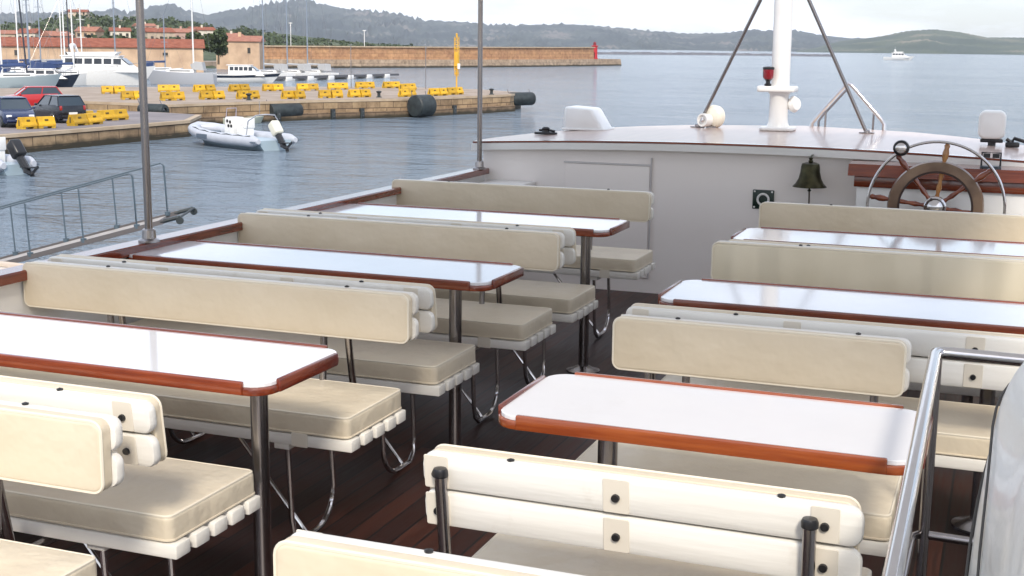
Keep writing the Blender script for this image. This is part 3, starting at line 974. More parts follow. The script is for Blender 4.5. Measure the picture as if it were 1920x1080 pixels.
# ================================================================== THE HARBOUR
QZ, TZ2 = -2.68, -2.25
def stone_mat(name, c1, c2, mort, sc=1.0, bw=1.1, rh=0.5, rough=0.8, noise_amt=0.7, wet=None):
    m = bpy.data.materials.new(name)
    m.use_nodes = True
    nt = m.node_tree
    N, L = nt.nodes, nt.links
    p = N['Principled BSDF']
    p.inputs['Roughness'].default_value = rough
    tc = N.new("ShaderNodeTexCoord")
    geo = N.new("ShaderNodeNewGeometry")
    sep = N.new("ShaderNodeSeparateXYZ")
    L.new(tc.outputs['Object'], sep.inputs[0])
    add = N.new("ShaderNodeMath"); add.operation = 'ADD'
    L.new(sep.outputs[0], add.inputs[0]); L.new(sep.outputs[1], add.inputs[1])
    cmb = N.new("ShaderNodeCombineXYZ")
    L.new(add.outputs[0], cmb.inputs[0]); L.new(sep.outputs[2], cmb.inputs[1])
    bt = N.new("ShaderNodeTexBrick")
    bt.inputs['Scale'].default_value = sc
    bt.inputs['Brick Width'].default_value = bw
    bt.inputs['Row Height'].default_value = rh
    bt.inputs['Mortar Size'].default_value = 0.03
    bt.inputs['Color1'].default_value = (*c1, 1)
    bt.inputs['Color2'].default_value = (*c2, 1)
    bt.inputs['Mortar'].default_value = (*mort, 1)
    L.new(cmb.outputs[0], bt.inputs['Vector'])
    n = N.new("ShaderNodeTexNoise")
    n.inputs['Scale'].default_value = 0.9
    n.inputs['Detail'].default_value = 8
    n.inputs['Roughness'].default_value = 0.7
    L.new(tc.outputs['Object'], n.inputs['Vector'])
    rp = N.new("ShaderNodeValToRGB")
    rp.color_ramp.elements[0].position = 0.32
    rp.color_ramp.elements[0].color = (0.22, 0.18, 0.14, 1)
    rp.color_ramp.elements[1].position = 0.62
    rp.color_ramp.elements[1].color = (1.1, 1.08, 1.05, 1)
    L.new(n.outputs['Fac'], rp.inputs[0])
    mx = N.new("ShaderNodeMix"); mx.data_type = 'RGBA'; mx.blend_type = 'MULTIPLY'
    mx.inputs['Factor'].default_value = noise_amt
    L.new(bt.outputs['Color'], mx.inputs['A']); L.new(rp.outputs[0], mx.inputs['B'])
    last = mx.outputs['Result']
    if wet is not None:          # dark weed and wet stone below this height
        mr = N.new("ShaderNodeMapRange")
        mr.inputs['From Min'].default_value = wet - 0.12
        mr.inputs['From Max'].default_value = wet + 0.12
        n3 = N.new("ShaderNodeTexNoise"); n3.inputs['Scale'].default_value = 1.3
        L.new(tc.outputs['Object'], n3.inputs['Vector'])
        s2 = N.new("ShaderNodeSeparateXYZ"); L.new(geo.outputs['Position'], s2.inputs[0])
        a2 = N.new("ShaderNodeMath"); a2.operation = 'MULTIPLY_ADD'
        L.new(n3.outputs['Fac'], a2.inputs[0]); a2.inputs[1].default_value = 0.4
        L.new(s2.outputs[2], a2.inputs[2])
        s3 = N.new("ShaderNodeMath"); s3.operation = 'SUBTRACT'; s3.inputs[1].default_value = 0.2
        L.new(a2.outputs[0], s3.inputs[0])
        L.new(s3.outputs[0], mr.inputs['Value'])
        mw = N.new("ShaderNodeMix"); mw.data_type = 'RGBA'
        mw.inputs['A'].default_value = (0.035, 0.028, 0.015, 1)
        L.new(mr.outputs[0], mw.inputs['Factor'])
        L.new(last, mw.inputs['B'])
        last = mw.outputs['Result']
    L.new(last, p.inputs['Base Color'])
    return m
quay_stone = stone_mat('quay_stone', (0.40, 0.285, 0.165), (0.29, 0.20, 0.12), (0.10, 0.065, 0.04), bw=1.6, rh=0.48, wet=-3.28)
quay_top = mat('quay_paving', (0.28, 0.215, 0.16), 0.8, col2=(0.37, 0.295, 0.235), nscale=0.6, detail=8)
asphalt = mat('quay_asphalt', (0.17, 0.15, 0.155), 0.85, col2=(0.26, 0.23, 0.23), nscale=0.35, detail=8)
cap_stone = mat('coping_stone', (0.40, 0.30, 0.20), 0.75, col2=(0.48, 0.38, 0.27), nscale=1.2, detail=6)

def slab(name, label, poly, z0, z1, side_m, top_m, cope=0.16):
    t = tag(obj(name, (lambda b: (prism(b, poly, z0, z1 - cope), b)[1])(NB()), side_m, smooth=0), label, None, None, 'structure')
    b = NB()
    cx = sum(p[0] for p in poly) / len(poly); cy = sum(p[1] for p in poly) / len(poly)
    big = [(cx + (x - cx) * 1.0008 + (0.05 if x > cx else -0.05), cy + (y - cy) * 1.0008) for x, y in poly]
    prism(b, big, z1 - cope + 0.001, z1)
    obj('coping', b, cap_stone, t, smooth=0)
    b = NB()
    ins = [(cx + (x - cx) * 0.987, cy + (y - cy) * 0.987) for x, y in poly]
    prism(b, ins, z1 + 0.004, z1 + 0.01)
    obj('paving', b, top_m, t, smooth=0)
    return t
slab('quay', 'near stone quay carrying the parked cars',
     [(-43.6, 44.0), (-43.1, 50.5), (-42.9, 57.8), (-42.9, 61.9), (-45.6, 67.0), (-49.4, 68.0), (-75, 69.2), (-112, 95), (-125, 80), (-120, 40), (-60, 30), (-44.2, 32)], -4.6, QZ, quay_stone, asphalt)
slab('pier', 'long stone pier with two rows of yellow barriers',
     [(-49.3, 69.1), (-48.7, 71.9), (-45.6, 79.6), (-41.5, 86.4), (-38.9, 94.9), (-37.9, 99.4), (-38.9, 104.6), (-45.1, 109.5), (-52.0, 110.5), (-62, 104), (-74.0, 92.0), (-80, 78), (-77, 69.5), (-56.2, 69.9)], -4.6, TZ2, quay_stone, quay_top)
b = NB()
prism(b, [(-48.9, 70.6), (-48.2, 72.3), (-45.1, 80.0), (-41.0, 86.8), (-38.4, 95.0), (-37.4, 99.2), (-37.9, 99.5), (-38.9, 94.9), (-41.5, 86.4), (-45.6, 79.6), (-48.7, 71.9)], -4.6, -3.12)
o = obj('pier_ledge', b, stone_mat('ledge_stone', (0.27, 0.19, 0.12), (0.20, 0.14, 0.09), (0.08, 0.05, 0.03), bw=2.2, rh=0.8, wet=-3.35), smooth=0)
tag(o, 'low stone ledge along the foot of the pier', kind='structure')

# ------------------------------------------------------------------ yellow barriers
yel = mat('yellow_barrier_paint', (0.62, 0.36, 0.008), 0.55, col2=(0.46, 0.25, 0.01), nscale=3, contrast=(0.45, 0.75))
yel2 = mat('yellow_barrier_top', (0.58, 0.36, 0.02), 0.55, col2=(0.38, 0.24, 0.03), nscale=5, contrast=(0.45, 0.75))
tint(yel, .30, .5, (.20, .13, .05)); tint(yel2, .30, .5, (.20, .13, .05))
def barrier_proto():
    t = thing('traffic_barrier', 'x', 'barrier', (0, 0, 0), 0, 'yellow barriers along the quay and pier')
    b = NB()
    prof = [(-0.26, 0.10), (-0.26, 0.20), (-0.14, 0.34), (-0.10, 0.58), (0.10, 0.58), (0.14, 0.34), (0.26, 0.20), (0.26, 0.10)]
    prism(b, prof, -0.46, 0.46, 'x')
    bmesh.ops.bevel(b, geom=list(b.edges), offset=0.015, segments=1, affect='EDGES')
    obj('body', b, yel, t, smooth=20)
    for sx in (-1, 1):
        b = NB(); bx(b, sx * 0.34 - 0.11, sx * 0.34 + 0.11, -0.24, 0.24, 0.0, 0.12, 0.01, 1)
        obj('foot', b, yel2, t)
    b = NB(); bx(b, -0.465, -0.462, -0.05, 0.05, 0.15, 0.45); bx(b, -0.10, 0.10, -0.155, -0.11, 0.36, 0.46, 0.01, 1)
    obj('slot', b, mat('barrier_slot', (0.12, 0.08, 0.02), 0.8), t)
    return t
bp = barrier_proto()
bar_n = [0]
def barrier(p, q, z, k, n, label):
    """the k-th of n barriers set between p and q"""
    global bp
    P_, Q_ = Vector(p), Vector(q)
    c = P_ + (Q_ - P_) * ((k + 0.5) / n)
    o = bp if bar_n[0] == 0 else copy_tree(bp)
    bar_n[0] += 1
    r = random.Random(bar_n[0])
    o.location = (c.x + r.uniform(-.06, .06), c.y + r.uniform(-.06, .06), z + 0.011)
    o.rotation_euler = (0, 0, math.atan2(Q_.y - P_.y, Q_.x - P_.x) + r.uniform(-.12, .12))
    s_ = (Q_ - P_).length / n / 0.97
    s_ = max(0.85, min(1.25, s_))
    o.scale = (s_, 1, 1)
    o['label'] = label
    return o
ORD = ['first', 'second', 'third', 'fourth', 'fifth', 'sixth', 'seventh', 'eighth', 'ninth', 'tenth', 'eleventh']
near = [((-45.16, 50.92), (-44.62, 52.69), 2, ('yellow barrier on the quay edge in front of the blue car', 'yellow barrier between the blue car and the black hatchback')),
        ((-44.71, 54.15), (-44.83, 56.75), 2, ('yellow barrier on the quay edge behind the rear of the black hatchback', 'yellow barrier on the quay edge just past the black hatchback')),
        ((-46.6, 56.9), (-46.5, 58.2), 1, ('yellow barrier set back beside the black hatchback, behind the quay edge ones',)),
        ((-46.4, 58.4), (-46.1, 60.6), 2, ('yellow barrier in the set back pair near the tall rail pole', 'yellow barrier of the near quay closest to the quay corner'))]
for p, q, n_, ls in near:
    for k_ in range(n_):
        barrier(p, q, QZ, k_, n_, ls[k_])
front = [((-52.97, 73.31), (-52.25, 74.89)), ((-51.88, 76.23), (-51.07, 77.93)), ((-50.34, 78.47), (-49.64, 80.12)), ((-47.83, 80.36), (-47.09, 82.05)), ((-46.69, 83.51), (-45.55, 84.9)),
         ((-45.38, 85.71), (-44.66, 87.48)), ((-42.86, 88.87), (-42.32, 90.55)), ((-41.87, 92.2), (-41.3, 93.98)), ((-41.64, 95.09), (-41.13, 96.9))]
for i, (p, q) in enumerate(front):
    for k_ in range(2):
        barrier(p, q, TZ2, k_, 2, '%s barrier of the %s pair from the left in the front row of the pier' % (('left', 'right')[k_], ORD[i]))
back = [((-63.49, 80.54), (-62.42, 81.9)), ((-55.97, 73.18), (-55.08, 74.4)), ((-62.23, 85.76), (-60.97, 87.0)), ((-60.02, 87.55), (-59.51, 89.46)), ((-58.6, 90.21), (-58.06, 92.19)), ((-57.19, 92.91), (-56.08, 94.3)),
        ((-55.66, 95.77), (-54.35, 97.2)), ((-54.92, 99.74), (-53.71, 101.2)), ((-54.31, 103.8), (-53.21, 105.3)), ((-52.78, 106.2), (-52.0, 107.9)), ((-48.83, 101.45), (-48.38, 103.52))]
for i, (p, q) in enumerate(back):
    for k_ in range(2):
        barrier(p, q, TZ2, k_, 2, '%s barrier of the %s pair from the left in the back row of the pier' % (('left', 'right')[k_], ORD[i]))

# ------------------------------------------------------------------ rubber fenders
def fender(p, L_, r_, d, label, hole=False):
    t = thing('rubber_fender', label, 'fender', p, 0, 'black rubber fenders hung along the pier')
    b = NB(); M_ = mat_at((0, 0, 0), d)
    lathe(b, [(r_ * .45, -L_ / 2), (r_ * .9, -L_ / 2 + .02), (r_, -L_ / 2 + .12), (r_, L_ / 2 - .12), (r_ * .9, L_ / 2 - .02), (r_ * .45, L_ / 2), (r_ * .42, L_ / 2 - .12), (0, L_ / 2 - .12)], M_, 24)
    obj('roller', b, rubber, t)
    b = NB(); dv = Vector(d).normalized()
    a = dv * (L_ / 2 - .1)
    tube(b, [tuple(a), tuple(a + Vector((-.3, 0, r_ + .25)))], 0.03, 6); tube(b, [tuple(-a), tuple(-a + Vector((-.3, 0, r_ + .25)))], 0.03, 6)
    obj('chain', b, chrome_dark, t)
fender((-46.3, 78.0, -2.92), 2.6, 0.52, (0.36, 0.93, 0), 'long dark rubber fender on the pier front behind the moored inflatable boat')
fender((-40.1, 87.0, -2.75), 1.7, 0.80, (0.30, 0.95, 0), 'fat round rubber fender in the middle of the pier front')
fender((-38.0, 102.2, -2.70), 2.4, 0.55, (0.55, 0.83, 0), 'rubber fender at the far tip of the pier')
fender((-50.3, 68.75, -2.60), 2.0, 0.40, (1, -0.1, 0), 'added black roller filling the dark void where quay and pier meet')  # added roller, stands in for the dark gap at this corner
for i, (x, y) in enumerate(((-46.2, 77.0), (-44.3, 81.2), (-43.1, 83.3), (-40.6, 87.9), (-39.5, 91.6))):
    t = thing('rubber_strip', 'short vertical rubber strip on the pier ledge, %s from the left' % ORD[i], 'fender', (x, y, -3.2), R(62), 'rubber strips on the pier ledge')
    b = NB(); bx(b, -.16, .16, -.12, .12, -.5, .32, .04, 2)
    obj('rubber_block', b, rubber, t)
    b = NB(); lathe(b, [(.04, 0), (.04, .03), (0, .035)], mat_at((0, -.12, .1), (0, -1, 0)), 8); lathe(b, [(.04, 0), (.04, .03), (0, .035)], mat_at((0, -.12, -.2), (0, -1, 0)), 8)
    obj('bolts', b, chrome_dark, t)
# mooring bollards
def bollard(p, label):
    t = thing('mooring_bollard', label, 'bollard', p, 0, 'dark mooring bollards')
    b = NB(); lathe(b, [(0.22, 0), (0.22, 0.04), (0.12, 0.08), (0.11, 0.3), (0.2, 0.38), (0.2, 0.45), (0, 0.5)], mat_at((0, 0, 0)), 14)
    obj('post', b, rubber, t)
bollard((-48.6, 77.2, TZ2 + .01), 'dark mooring bollard above the long fender on the pier')
bollard((-43.7, 87.2, TZ2 + .01), 'dark mooring bollard between the sixth pair of barriers and the round fender')
bollard((-39.0, 98.0, TZ2 + .01), 'dark mooring bollard near the tip of the pier')

# ------------------------------------------------------------------ yellow beacon
t = thing('pier_beacon', 'tall yellow lattice beacon standing at the back edge of the pier', 'beacon')
yb_m = mat('beacon_yellow', (0.72, 0.42, 0.03), 0.5, col2=(0.62, 0.34, 0.03), nscale=2)
b = NB(); tube(b, [(0, 0, 0), (0, 0, 2.6)], 0.11, 10); bx(b, -0.5, 0.5, -0.5, 0.5, 0, 0.12, 0.02)
obj('pillar', b, yb_m, t)
b = NB()
for sx in (-.26, .26):
    for sy in (-.26, .26):
        tube(b, [(sx * .7, sy * .7, 1.1), (sx, sy, 1.9), (sx, sy, 4.6)], 0.05, 6)
for i in range(9):
    z = 1.3 + i * 0.38
    for (a_, c_) in (((-.26, -.26), (.26, -.26)), ((.26, -.26), (.26, .26)), ((-.26, .26), (-.26, -.26))):
        tube(b, [(a_[0], a_[1], z), (c_[0], c_[1], z + .3)], 0.03, 5)
        tube(b, [(a_[0], a_[1], z), (c_[0], c_[1], z)], 0.03, 5)
obj('lattice', b, yb_m, t)
b = NB(); bx(b, -.3, .3, -.28, .28, 2.0, 3.3, 0.03)
obj('day_board', b, yb_m, t)
b = NB(); lathe(b, [(0.14, 4.6), (0.14, 4.85), (0.2, 4.88), (0, 5.0)], mat_at((0, 0, 0)), 12)
obj('lantern', b, yb_m, t)
b = NB(); bx(b, 0.28, 0.62, -0.36, -0.1, 1.75, 2.25, 0.02)
obj('junction_box', b, gel, t)
t.location = (-47.3, 110.2, TZ2); t.scale = (.62, .62, 1)
for (x, y, h_, lb) in ((-48.9, 106.9, 3.6, 'thin lamp post on the pier, left of the yellow beacon'), (-55.5, 105.2, 3.8, 'thin lamp post on the pier beside the dull yellow barriers')):
    t = thing('lamp_post', lb, 'lamp post', (x, y, TZ2), 0, 'thin lamp posts on the pier')
    b = NB(); tube(b, [(0, 0, 0), (0, 0, h_)], 0.035, 6)
    obj('pole', b, chrome_dark, t)
    b = NB(); bx(b, -.12, .12, -.06, .06, h_, h_ + .07, .01)
    obj('lamp_head', b, chrome_dark, t)

# ------------------------------------------------------------------ cars
def car_proto(name, label, paint, L_=3.75, W_=1.66, H_=1.44, hatch=True):
    t = thing(name, label, 'car', (0, 0, 0), 0, 'cars parked on the quay')
    h = L_ / 2
    # stations from rear (x=-h) to front: x, z bottom, z belt/top, half width
    st = [(-h, .34, .78, .66), (-h + .06, .24, .92, .76), (-h + .5, .20, .95, .82), (-h + 1.2, .20, .94, W_ / 2), (h - 1.25, .20, .90, W_ / 2), (h - .7, .20, .82, .81), (h - .22, .22, .70, .76), (h - .02, .30, .56, .62)]
    b = NB()
    pr = None
    for x, z0, z1, w_ in st:
        pts = [(-w_ * .93, z0), (-w_, z0 + .14), (-w_, z1 - .16), (-w_ * .93, z1), (w_ * .93, z1), (w_, z1 - .16), (w_, z0 + .14), (w_ * .93, z0)]
        q = [b.verts.new((x, p, z)) for p, z in pts]
        if pr:
            for j in range(8):
                b.faces.new((pr[j], pr[(j + 1) % 8], q[(j + 1) % 8], q[j]))
        else:
            b.faces.new(q[::-1])
        pr = q
    b.faces.new(pr)
    obj('body', b, paint, t, smooth=40)
    # greenhouse
    xr0, xr1 = (-h + .10, -h + .42) if hatch else (-h + .5, -h + 1.0)
    xf0, xf1 = h - 1.12, h - 1.75
    wb, wt = W_ / 2 - .07, W_ / 2 - .22
    zb = .90
    b = NB()
    V_ = [b.verts.new(p) for p in ((xr0, -wb, zb), (xf0, -wb, zb - .02), (xf0, wb, zb - .02), (xr0, wb, zb), (xr1, -wt, H_ - .05), (xf1, -wt, H_ - .05), (xf1, wt, H_ - .05), (xr1, wt, H_ - .05))]
    for f in ((0, 1, 5, 4), (1, 2, 6, 5), (2, 3, 7, 6), (3, 0, 4, 7), (4, 5, 6, 7)):
        b.faces.new([V_[i] for i in f])
    obj('windows', b, mat('car_glass', (0.02, 0.035, 0.05), 0.08, coat=0.5) if 'car_glass' not in bpy.data.materials else bpy.data.materials['car_glass'], t, smooth=0)
    b = NB()
    puff(b, (xr1 - .05, xf1 + .06, -wt - .02, wt + .02), 0.12, H_ - .06, H_, 0.03, 'z', 2)
    for sy in (-1, 1):
        for (xa, xb) in ((xr0, xr1), (xf0, xf1), ((xr0 + xf0) / 2 - .1, (xr1 + xf1) / 2 - .05)):
            tube(b, [(xa, sy * (wb + .004), zb - .02), (xb, sy * (wt + .012), H_ - .045)], 0.032, 6)
    obj('roof', b, paint, t, smooth=40)
    for sx in (-1, 1):
        for sy in (-1, 1):
            b = NB(); M_ = mat_at((sx * (h - .72), sy * (W_ / 2 - .10), .30), (0, sy, 0))
            lathe(b, [(0.2, -.09), (.29, -.09), (.30, -.05), (.30, .09), (.27, .115), (.2, .115)], M_, 20)
            wh = obj('wheel', b, rubber, t)
            b = NB(); lathe(b, [(0.2, .10), (.19, .118), (.06, .10), (0, .112)], M_, 14)
            obj('rim', b, chrome, wh)
    for sy in (-1, 1):
        b = NB(); box(b, (h - .12, sy * .53, .585), (.20, .26, .12), .03, 2)
        obj('headlight', b, bpy.data.materials.get('lamp_glass') or mat('lamp_glass', (0.75, 0.77, 0.8), 0.1, coat=.8), t)
        b = NB(); box(b, (-h + .04, sy * .66, .80), (.10, .14, .24), .03, 2)
        obj('tail_light', b, bpy.data.materials.get('tail_red') or mat('tail_red', (0.35, 0.01, 0.01), 0.2, coat=.8), t)
        b = NB(); box(b, (h - 1.28, sy * (W_ / 2 + .07), .93), (.12, .14, .11), .03, 2)
        obj('mirror', b, paint, t)
    for sx in (-1, 1):
        b = NB(); box(b, (sx * (h + (.0 if sx < 0 else -.005)), 0, .52 if sx < 0 else .40), (.02, .48, .11), .004, 1)
        obj('number_plate', b, gel, t)
        b = NB(); box(b, (sx * (h - .03), 0, .36), (.12, 1.3, .14), .04, 2)
        obj('bumper', b, black_pl if sx < 0 else paint, t)
    return t
def cpaint(n_, c): return mat(n_, c, 0.25, coat=0.3)
def place(t, p, rz):
    t.location = p; t.rotation_euler = (0, 0, rz); return t
# a headings: image right is roughly (0.93, 0.35)
place(car_proto('parked_car', 'dark blue car with its bonnet and headlights towards us at the left picture edge', cpaint('paint_blue', (0.010, 0.022, 0.075)), 3.9), (-47.3, 53.0, QZ + .011), R(-38))
place(car_proto('parked_car', 'black hatchback parked with its rear towards us beside the yellow barriers', cpaint('paint_black', (0.005, 0.007, 0.014)), 3.7), (-47.9, 57.0, QZ + .011), R(156))
place(car_proto('parked_car', 'bright red car parked side on behind the black hatchback', cpaint('paint_red', (0.42, 0.012, 0.015)), 3.95, H_=1.40), (-58.7, 67.4, QZ + .011), R(228))
place(car_proto('parked_car', 'dark grey car partly hidden behind the dark blue car', cpaint('paint_grey', (0.03, 0.04, 0.05)), 4.1, H_=1.45), (-58.0, 60.9, QZ + .011), R(200))

# ------------------------------------------------------------------ boat builders
def hull_mesh(L_, B_, F_, keel=0.3, rake=0.12, sheer=0.25, transom=0.8, n=14, deckdrop=0.03, full=0.45):
    """hull along x, bow at +x, waterline at z=0"""
    b = NB(); pr = None; top = []
    for i in range(n + 1):
        u = i / n
        wv = B_ / 2 * (transom + (1 - transom) * min(1, u / .4) if u < .4 else (1 - ((u - .4) / .6) ** (1 / full)) ** 0.9 if u < 1 else 0.0)
        wv = max(wv, 0.02)
        z = F_ * (1 + sheer * max(0, (u - .3)) ** 1.6 * 2.2)
        xd = -L_ / 2 + L_ * u
        xw = -L_ / 2 + L_ * u * (1 - rake)
        pts = [(xw, 0, -keel * (1 - u ** 4)), (xw, -wv * .72, -.08), (xw * .5 + xd * .5, -wv * .92, z * .45), (xd, -wv, z), (xd, wv, z), (xw * .5 + xd * .5, wv * .92, z * .45), (xw, wv * .72, -.08)]
        q = [b.verts.new(p) for p in pts]
        if pr:
            for j in range(7):
                b.faces.new((pr[j], pr[(j + 1) % 7], q[(j + 1) % 7], q[j]))
        else:
            b.faces.new(q[::-1])
        pr = q
    b.faces.new(pr)
    return b
def deckz(L_, F_, sheer, x):
    u = x / L_ + .5
    return F_ * (1 + sheer * max(0, (u - .3)) ** 1.6 * 2.2)
tinted = mat('boat_window', (0.015, 0.02, 0.028), 0.12, coat=.4)
sailcloth_b = mat('blue_sail_cover', (0.03, 0.06, 0.16), 0.7)
sailcloth_g = mat('grey_sail_cover', (0.42, 0.42, 0.42), 0.7)
alu_w = mat('white_spar', (0.78, 0.78, 0.76), 0.35)
alu_g = mat('grey_spar', (0.22, 0.26, 0.32), 0.4)
teal_hull = mat('grey_green_hull', (0.40, 0.46, 0.47), 0.3, coat=.3)
dark_hull = mat('navy_hull', (0.012, 0.018, 0.035), 0.25, coat=.3)
grey_hull = mat('silver_grey_hull', (0.42, 0.43, 0.46), 0.3, coat=.3)

def sailboat(p, rz, L_, mh, hull_m, spar_m, cover_m, label, rake=0.0, mx=0.12, beam=None, F_=None):
    t = thing('sailing_boat', label, 'sailing boat', p, rz, 'sailing boats moored in the marina')
    B_, F_ = beam or L_ * .31, F_ or L_ * .085
    obj('hull', hull_mesh(L_, B_, F_, .4, .1, .2, .75), hull_m, t, smooth=50)
    b = NB(); puff(b, (-L_ * .22, L_ * .18, -B_ * .28, B_ * .28), .2, F_ * .8, F_ + .42, .12, 'z', 2)
    cb = obj('cabin', b, gel, t)
    b = NB()
    for sy in (-1, 1):
        bx(b, -L_ * .17, L_ * .12, sy * B_ * .28 - .012, sy * B_ * .28 + .012, F_ + .16, F_ + .28, .005, 1)
    obj('windows', b, tinted, cb)
    b = NB(); tube(b, [(L_ * mx, 0, F_), (L_ * mx - rake * mh, 0, F_ + mh)], [.10, .07], 8)
    for hh in (.5, .76):
        xm = L_ * mx - rake * mh * hh
        tube(b, [(xm, -B_ * .22, F_ + mh * hh), (xm, 0, F_ + mh * hh + .05), (xm, B_ * .22, F_ + mh * hh)], .03, 5)
    m_ = obj('mast', b, spar_m, t)
    b = NB()
    top = (L_ * mx - rake * mh, 0, F_ + mh)
    for q in ((L_ * .5, 0, deckz(L_, F_, .2, L_ * .49)), (-L_ * .49, 0, F_), (L_ * mx, -B_ * .45, F_), (L_ * mx, B_ * .45, F_)):
        tube(b, [top, q], .010, 4)
    obj('rigging', b, chrome_dark, m_)
    b = NB(); tube(b, [(L_ * mx - .1, 0, F_ + 1.25), (-L_ * .30, 0, F_ + 1.2)], [.16, .11], 8)
    obj('boom', b, cover_m, t)
    b = NB(); prism(b, [(-L_ * .36, F_ + .3), (-L_ * .20, F_ + .4), (-L_ * .17, F_ + 1.0), (-L_ * .24, F_ + 1.35), (-L_ * .34, F_ + 1.3)], -B_ * .27, B_ * .27, 'y')
    obj('sprayhood', b, cover_m, t, smooth=0)
    return t
def motorboat(name, p, rz, L_, label, hull_m=gel, band_m=None, fly=True, F_=None, B_=None, wins=5, cabx=(-.32, .22), mastm=None, decks=1):
    t = thing(name, label, 'motor boat', p, rz)
    B_, F_ = B_ or L_ * .32, F_ or L_ * .11
    obj('hull', hull_mesh(L_, B_, F_, .4, .14, .28, .88, full=.5), hull_m, t, smooth=50)
    if band_m:
        b = NB()
        for s_ in (1, -1):
            pr = None
            for i in range(15):
                u = i / 14
                wv = B_ / 2 * (.88 + .12 * min(1, u / .4) if u < .4 else (1 - ((u - .4) / .6) ** 2) ** .9 if u < 1 else 0)
                wv = max(wv, .02) + .03
                z = F_ * (1 + .28 * max(0, (u - .3)) ** 1.6 * 2.2)
                xd = -L_ / 2 + L_ * u
                xm = xd * (1 - .07) if xd > 0 else xd
                xm = (-L_ / 2 + L_ * u * (1 - .14)) * .5 + xd * .5
                lo_, hi_ = .62, .93
                q = []
                for f_, o_ in ((lo_, 0), (hi_, 0), (hi_, -.08), (lo_, -.08)):
                    t_ = (f_ - .45) / .55
                    q.append(b.verts.new((xm + (xd - xm) * t_ + .01, s_ * max(wv * (.92 + .08 * t_) + o_, .004), z * f_)))
                if pr:
                    for j in range(4): b.faces.new((pr[j], pr[(j + 1) % 4], q[(j + 1) % 4], q[j]))
                else: b.faces.new(q[::-1])
                pr = q
            b.faces.new(pr)
        obj('dark_band', b, band_m, t, smooth=50)
    x0, x1 = cabx[0] * L_, cabx[1] * L_
    z0, hc = F_ * .9, L_ * .105
    b = NB()
    def house(x0, x1, z0, h, w_, rf, rb):
        V_ = [b.verts.new(q) for q in ((x0, -w_, z0), (x1, -w_, z0), (x1, w_, z0), (x0, w_, z0), (x0 + rb, -w_ * .85, z0 + h), (x1 - rf, -w_ * .85, z0 + h), (x1 - rf, w_ * .85, z0 + h), (x0 + rb, w_ * .85, z0 + h))]
        for f in ((0, 1, 5, 4), (1, 2, 6, 5), (2, 3, 7, 6), (3, 0, 4, 7), (4, 5, 6, 7), (3, 2, 1, 0)):
            b.faces.new([V_[i] for i in f])
    house(x0, x1 + L_ * .10, z0, hc * .5, B_ * .42, L_ * .10, 0)
    house(x0, x1, z0 + hc * .5, hc * .9, B_ * .38, L_ * .12, 0)
    puff(b, (x0 - L_ * .03, x1 - L_ * .10, -B_ * .36, B_ * .36), .1, z0 + hc * 1.4, z0 + hc * 1.5, .02, 'z', 2)
    cb = obj('cabin', b, gel, t, smooth=0)
    for i in range(wins):
        for sy in (-1, 1):
            xa = x0 + .02 * L_ + (x1 - L_ * .09 - x0) * i / wins
            xb = xa + (x1 - L_ * .09 - x0) / wins * .8
            b = NB()
            yy0, yy1 = sy * (B_ * .38 * .965 + .015), sy * (B_ * .38 * .89 + .015)
            za, zb_ = z0 + hc * .72, z0 + hc * 1.22
            V_ = [b.verts.new(q) for q in ((xa, yy0, za), (xb, yy0, za), (xb, yy1, zb_), (xa, yy1, zb_), (xa, yy0 - sy * .05, za), (xb, yy0 - sy * .05, za), (xb, yy1 - sy * .05, zb_), (xa, yy1 - sy * .05, zb_))]
            for f in ((0, 1, 2, 3), (4, 5, 6, 7), (0, 1, 5, 4), (2, 3, 7, 6), (1, 2, 6, 5), (0, 3, 7, 4)):
                b.faces.new([V_[j] for j in f])
            obj('window', b, tinted, cb, smooth=0)
    b = NB()
    xf = x1
    V_ = [b.verts.new(q) for q in ((x1 - L_ * .022, -B_ * .33, z0 + hc * .7), (x1 - L_ * .022, B_ * .33, z0 + hc * .7), (x1 - L_ * .088, B_ * .31, z0 + hc * 1.22), (x1 - L_ * .088, -B_ * .31, z0 + hc * 1.22))]
    b.faces.new(V_)
    r_ = bmesh.ops.extrude_face_region(b, geom=list(b.faces))
    for v in r_['geom']:
        if isinstance(v, bmesh.types.BMVert): v.co.x += .06; v.co.z += .05
    obj('windscreen', b, tinted, cb, smooth=0)
    if fly:
        b = NB(); ht = z0 + hc * 1.5
        prism(b, [(x0 + L_ * .05, ht), (x1 - L_ * .16, ht), (x1 - L_ * .12, ht + hc * .35), (x0 + L_ * .03, ht + hc * .28)], -B_ * .28, B_ * .28, 'y')
        obj('flybridge', b, gel, t, smooth=0)
        b = NB(); ax_ = x0 + L_ * .10
        tube(b, [(ax_, -B_ * .3, ht), (ax_ - L_ * .03, -B_ * .26, ht + hc * .9), (ax_ - L_ * .03, B_ * .26, ht + hc * .9), (ax_, B_ * .3, ht)], L_ * .012, 6)
        lathe(b, [(0, 0), (L_ * .025, 0), (L_ * .025, L_ * .012), (0, L_ * .02)], mat_at((ax_ - L_ * .03, 0, ht + hc * .92)), 12)
        tube(b, [(ax_ - L_ * .03, B_ * .1, ht + hc * .9), (ax_ - L_ * .04, B_ * .1, ht + hc * 2.0)], .03, 5)
        obj('radar_arch', b, alu_w, t)
    b = NB()
    pts = []
    for i in range(9):
        u = .55 + .43 * i / 8
        wv = B_ / 2 * (1 - ((u - .4) / .6) ** 2) ** .9 * .95
        pts.append((-L_ / 2 + L_ * u, -wv, deckz(L_, F_, .28, -L_ / 2 + L_ * u) + .5))
    tube(b, pts + [(x, -y, z) for x, y, z in pts[::-1]], .022, 5)
    for x, y, z in pts[::2]:
        for s_ in (-1, 1):
            tube(b, [(x, s_ * y, z - .5), (x, s_ * y, z)], .018, 4)
